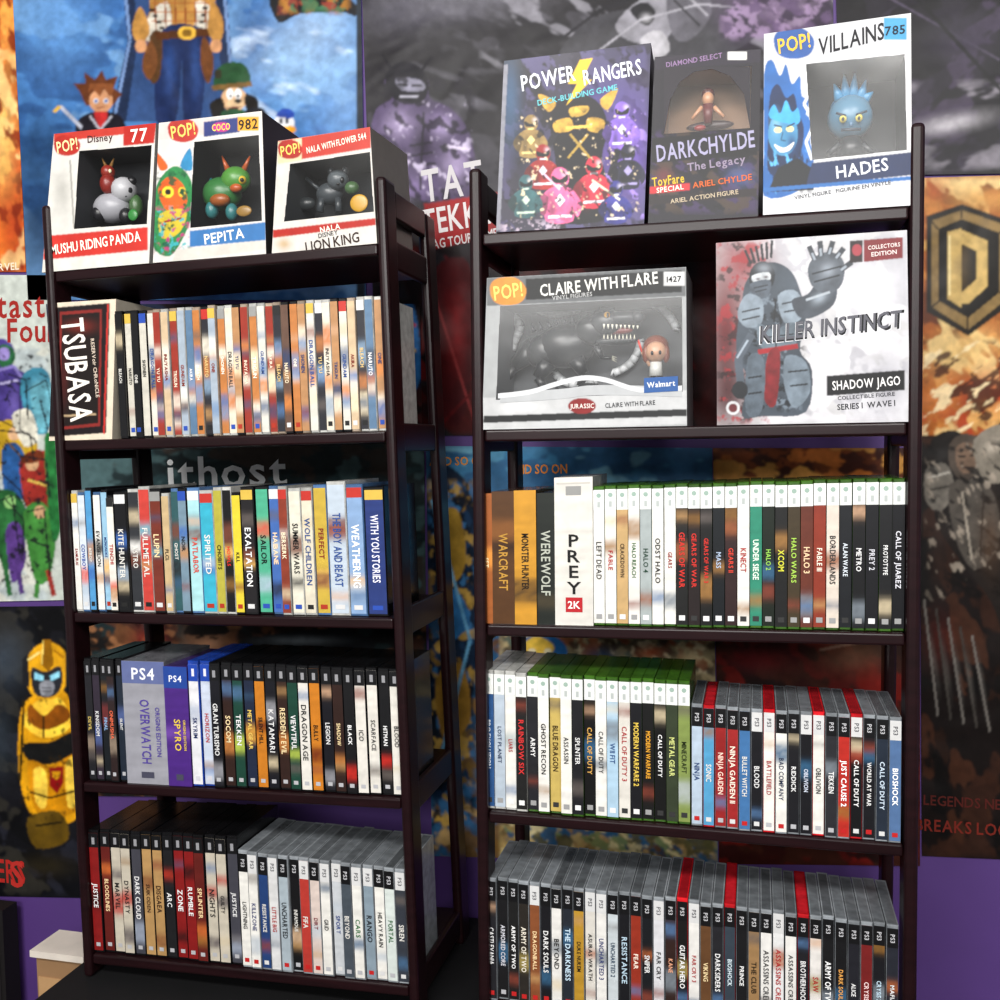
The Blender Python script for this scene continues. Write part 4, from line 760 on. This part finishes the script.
def strip(pts,w,col,off=.0008):
    pts=smooth(PP(pts)+PP(pts)[::-1][1:-1],4)[:4*(len(PP(pts))-1)+1]
    for (xa,ya),(xb,yb) in zip(pts,pts[1:]): b.mb.face([f.pt(xa,ya-w/2,off),f.pt(xb,yb-w/2,off),f.pt(xb,yb+w/2,off),f.pt(xa,ya+w/2,off)],col,PRINT)
strip('498,396 530,392 556,384 582,378 606,380 640,390 682,388',5,'c4c6c8'); strip('500,398 560,394 600,390 682,392',10,'a8aaac',.0006)
D='131519'
# body, neck, head with open jaw, legs, tail
f.ball(566,346,30,22,.068,D,20); f.ball(546,352,20,18,.072,D); f.ball(592,330,18,15,.056,D); f.ball(606,322,17,13,.046,'1b1e22'); f.ball(622,318,20,7.5,.04,'22252a'); f.ball(638,317,7,6,.037,'282b30'); f.ball(616,341,22,4.5,.042,'1e2125'); f.ball(618,331,15,4,.048,'6a201c')
f.ball(607,315,3.2,3.2,.031,'d09a28'); f.ball(607.6,315,1.2,2.4,.027,'0a0a0a'); f.tube((600,309),(614,309),2.4,1.4,.036,'2c3036'); f.ball(641,314,1.3,1.1,.032,'060606')
for i in range(9): f.tube((604+i*4.2,324+.2*i),(604+i*4.2,329),1.2,.25,.026,'d0ccbc'); f.tube((604+i*3.8,339),(604+i*3.8,334.5),1.0,.25,.028,'d0ccbc')
f.tube((548,362),(538,378),10,6,.062,D); f.tube((538,378),(544,388),5,4,.06,D); f.tube((576,360),(584,374),9,5,.05,D); f.tube((584,374),(580,386),4.5,3.6,.05,D); f.ball(548,389,11,4,.052,D); f.ball(588,387,11,4,.044,D); f.tube((536,348),(514,366),13,7,.078,D); f.tube((514,366),(502,388),7,2,.078,D); f.tube((596,346),(602,358),4,2.6,.042,D); f.tube((602,358),(612,358),2.4,1.4,.042,D)
for k in (-1.5,0,1.5): f.tube((612,358+k),(617,360+k*1.6),.9,.3,.04,'8a887c')
for i in range(9): f.tube((534+i*8,332-i*1.6),(531+i*8,323-i*1.6),2.6,.4,.064,'33363c')
# pale tubes at the back, standing in for grey window reflections and white swirls
for q in ([(504,312),(520,326),(512,350),(524,372)],[(530,304),(556,314),(580,306)],[(640,300),(664,310),(676,330)],[(612,372),(632,362),(640,340)],[(556,372),(570,384),(596,380)]):
    q=smooth(q,4)[:9]
    for (xa,ya),(xb,yb) in zip(q,q[1:]): f.tube((xa,ya),(xb,yb),4,4,.088,'d0d2d4')
f.ball(656,352,11,11,.045,'b88c70'); f.ball(656,346,13,11,.053,'6a3018'); f.ball(646,354,4,9,.045,'6a3018'); f.ball(666,354,4,9,.045,'6a3018'); f.ball(652,353,1.5,2.2,.025,'141414'); f.ball(660,352.5,1.5,2.2,.025,'141414'); f.tube((656,362),(656,376),6,7,.045,'b8b8b4'); f.tube((650,366),(642,352),2,1.6,.045,'b88c70'); f.tube((642,352),(638,340),1.2,1.2,.045,'c83020'); f.tube((653,376),(652,388),3,3,.045,'3a3028'); f.tube((660,376),(660,388),3,3,.045,'3a3028')
b.mb.face([f.pt(x,y,.0012) for x,y in PP('644,393 678,391 678,376 644,378')],'24508c',PRINT); f.k=30; f.text('Walmart',661,384,5.5,'e0e0e0',28,3)
b.done('collectible_figure_box')
# armoured ninja figure box
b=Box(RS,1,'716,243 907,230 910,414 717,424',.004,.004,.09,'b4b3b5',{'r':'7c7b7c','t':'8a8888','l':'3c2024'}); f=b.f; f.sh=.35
f.scatter(716,232,910,424,24,['bcbbc0','a3a2a8','c6c5c9'],14,40,120,2,.5)
f.soft(726,330,34,110,'5a0e14',1); f.soft(744,262,30,34,'7a1c22',.9); f.soft(728,390,26,50,'3c0a0e',.95); f.soft(764,320,30,50,'7a3a3e',.6); f.cv.mix(716,240,770,424,'8e1c22',10,.3,1,0,.08,.8); f.cv.mix(716,240,770,424,'14080a',8,.2,1,0,.06,.8)
f.soft(888,386,22,40,'8c8b94',.7); f.soft(870,290,34,30,'d4d3d8',.8)
f.sp('742,300 746,282 756,270 772,262 790,270 800,290 806,320 800,350 812,370 806,412 764,416 742,416 748,380 736,350','3a424b')
f.cv.mix(748,292,802,412,'6c7884',6,.24,1.4,1.0,.05,.8); f.cv.mix(744,292,806,412,'101216',6,.24,1.4,.4,.05,.85)
f.ell(762,277,13,16,'1c1e22',.2); f.soft(764,268,9,6,'7a8088',.9); f.sp('752,276 768,272 770,280 756,284','b0b4b8'); f.soft(758,279,3,1.6,'2a1010',1); f.soft(766,277,3,1.6,'2a1010',1); f.sp('750,284 770,280 768,296 756,298','4a525c'); f.line('754,288 768,285',1.2,'14161a'); f.line('755,292 767,289',1.2,'14161a')
for i in range(6): f.line([(751+i*4,264-i*1.2),(745+i*5.4,250-i*2)],2.6,'1c1e22')
f.sp('740,304 748,294 762,300 762,322 748,328 738,318','78848f'); f.line('742,312 760,308',1.6,'1a1d22'); f.line('742,320 760,316',1.6,'1a1d22'); f.sp('778,296 794,290 804,304 800,320 784,322','7c8893'); f.line('782,304 800,300',1.6,'1a1d22'); f.line('784,312 801,309',1.6,'1a1d22')
f.sp('758,324 774,330 794,322 796,344 776,350 760,346','5c6872'); f.line('776,328 776,350',1.6,'14171b'); f.line('762,338 794,334',1.4,'14171b'); f.line('758,352 798,346',5,'8c1a20'); f.sp('768,354 780,352 776,404 764,398','6c161b'); f.line('776,300 774,322',1.5,'101216')
f.sp('786,356 806,362 810,392 794,408 784,384','66727d'); f.line('788,372 808,370',1.6,'14171b'); f.line('790,386 808,384',1.6,'14171b'); f.sp('748,358 764,360 762,410 746,412','4c5660'); f.line('748,378 762,376',1.6,'14171b'); f.line('748,394 762,392',1.6,'14171b')
f.line('752,334 738,358 741,386',8,'4a525c'); f.line('748,340 737,358',2,'98a4b0'); f.ell(740,390,8,9,'1c1e22')
f.sp('792,300 808,294 820,278 836,282 834,304 812,318 798,316','3a4048'); f.soft(820,298,10,6,'8c96a0',.9,-.6)
f.sp('812,286 808,268 816,256 832,252 844,262 842,284 828,294','4a5058'); f.soft(828,270,9,9,'8c949e',.8); f.line('812,274 842,266',1.6,'14171b'); f.line('814,282 840,275',1.6,'14171b')
for (c,d) in (((815,260),(809,246)),((821,256),(820,241)),((829,254),(833,241)),((836,258),(844,248)),((841,270),(852,262))): f.line([c,d],5.5,'30343a'); f.line([c,((c[0]+d[0])/2,(c[1]+d[1])/2)],2.4,'8c949e')
f.line('806,300 830,292',2.4,'a0a8b0')
f.text('KILLER INSTINCT',830,327.5,19,'d0d0d4',146,4,1,.1); f.text('KILLER INSTINCT',830,327,18.6,'101013',144,4,1,.1); f.text('KILLER INSTINCT',829.4,326.2,16.6,'55555c',140,4,1,.1)
f.poly('827,376 905,370 905,390 827,396','121214'); f.text('SHADOW JAGO',866,383,9.5,'d8d6d6',68,3); f.text('COLLECTIBLE FIGURE',866,396,4,'3a3a3e',62,3); f.text('SERIES 1  WAVE 1',866,405,6,'2a2a2e',58,3)
f.poly('864,240 903,237 903,258 864,262','6c141a'); f.text('COLLECTORS',884,246,4.2,'e0d4d0',32,3); f.text('EDITION',884,253,4.5,'e0d4d0',26,3); f.poly('850,241 863,240 863,262 850,263','1e1012'); f.ell(857,250,5,6,'90303a')
f.ell(733,408,7,7,'c0c0c2'); f.ell(733,408,4.5,4.5,'5a2226')
b.done('action_figure_box')
# ---------------------------------------------------------------- lights
def area(name,loc,rot,sx,sy,e,col=(1,1,1)):
    l=bpy.data.lights.new(name,'AREA'); l.shape='RECTANGLE'; l.size=sx; l.size_y=sy; l.energy=e; l.color=col
    o=bpy.data.objects.new(name,l); o.location=loc; o.rotation_euler=rot; sc.collection.objects.link(o); return o
area('front_fill_light',(-.9,-.55,2.72),(math.radians(35),0,0),1.2,.3,47,(1,.975,.94))
area('front_fill_light',(.8,-.65,2.72),(math.radians(36),0,0),1.2,.3,43,(1,.98,.95))
area('front_fill_light',(-.3,-2.2,2.3),(math.radians(66),0,0),2.4,.8,92,(1,.99,.97))  # added frontal fill, hung below the ceiling to light upper and lower rows evenly
w=bpy.data.worlds.new('world'); sc.world=w; w.use_nodes=True; w.node_tree.nodes['Background'].inputs[0].default_value=(.85,.85,.86,1); w.node_tree.nodes['Background'].inputs[1].default_value=.38
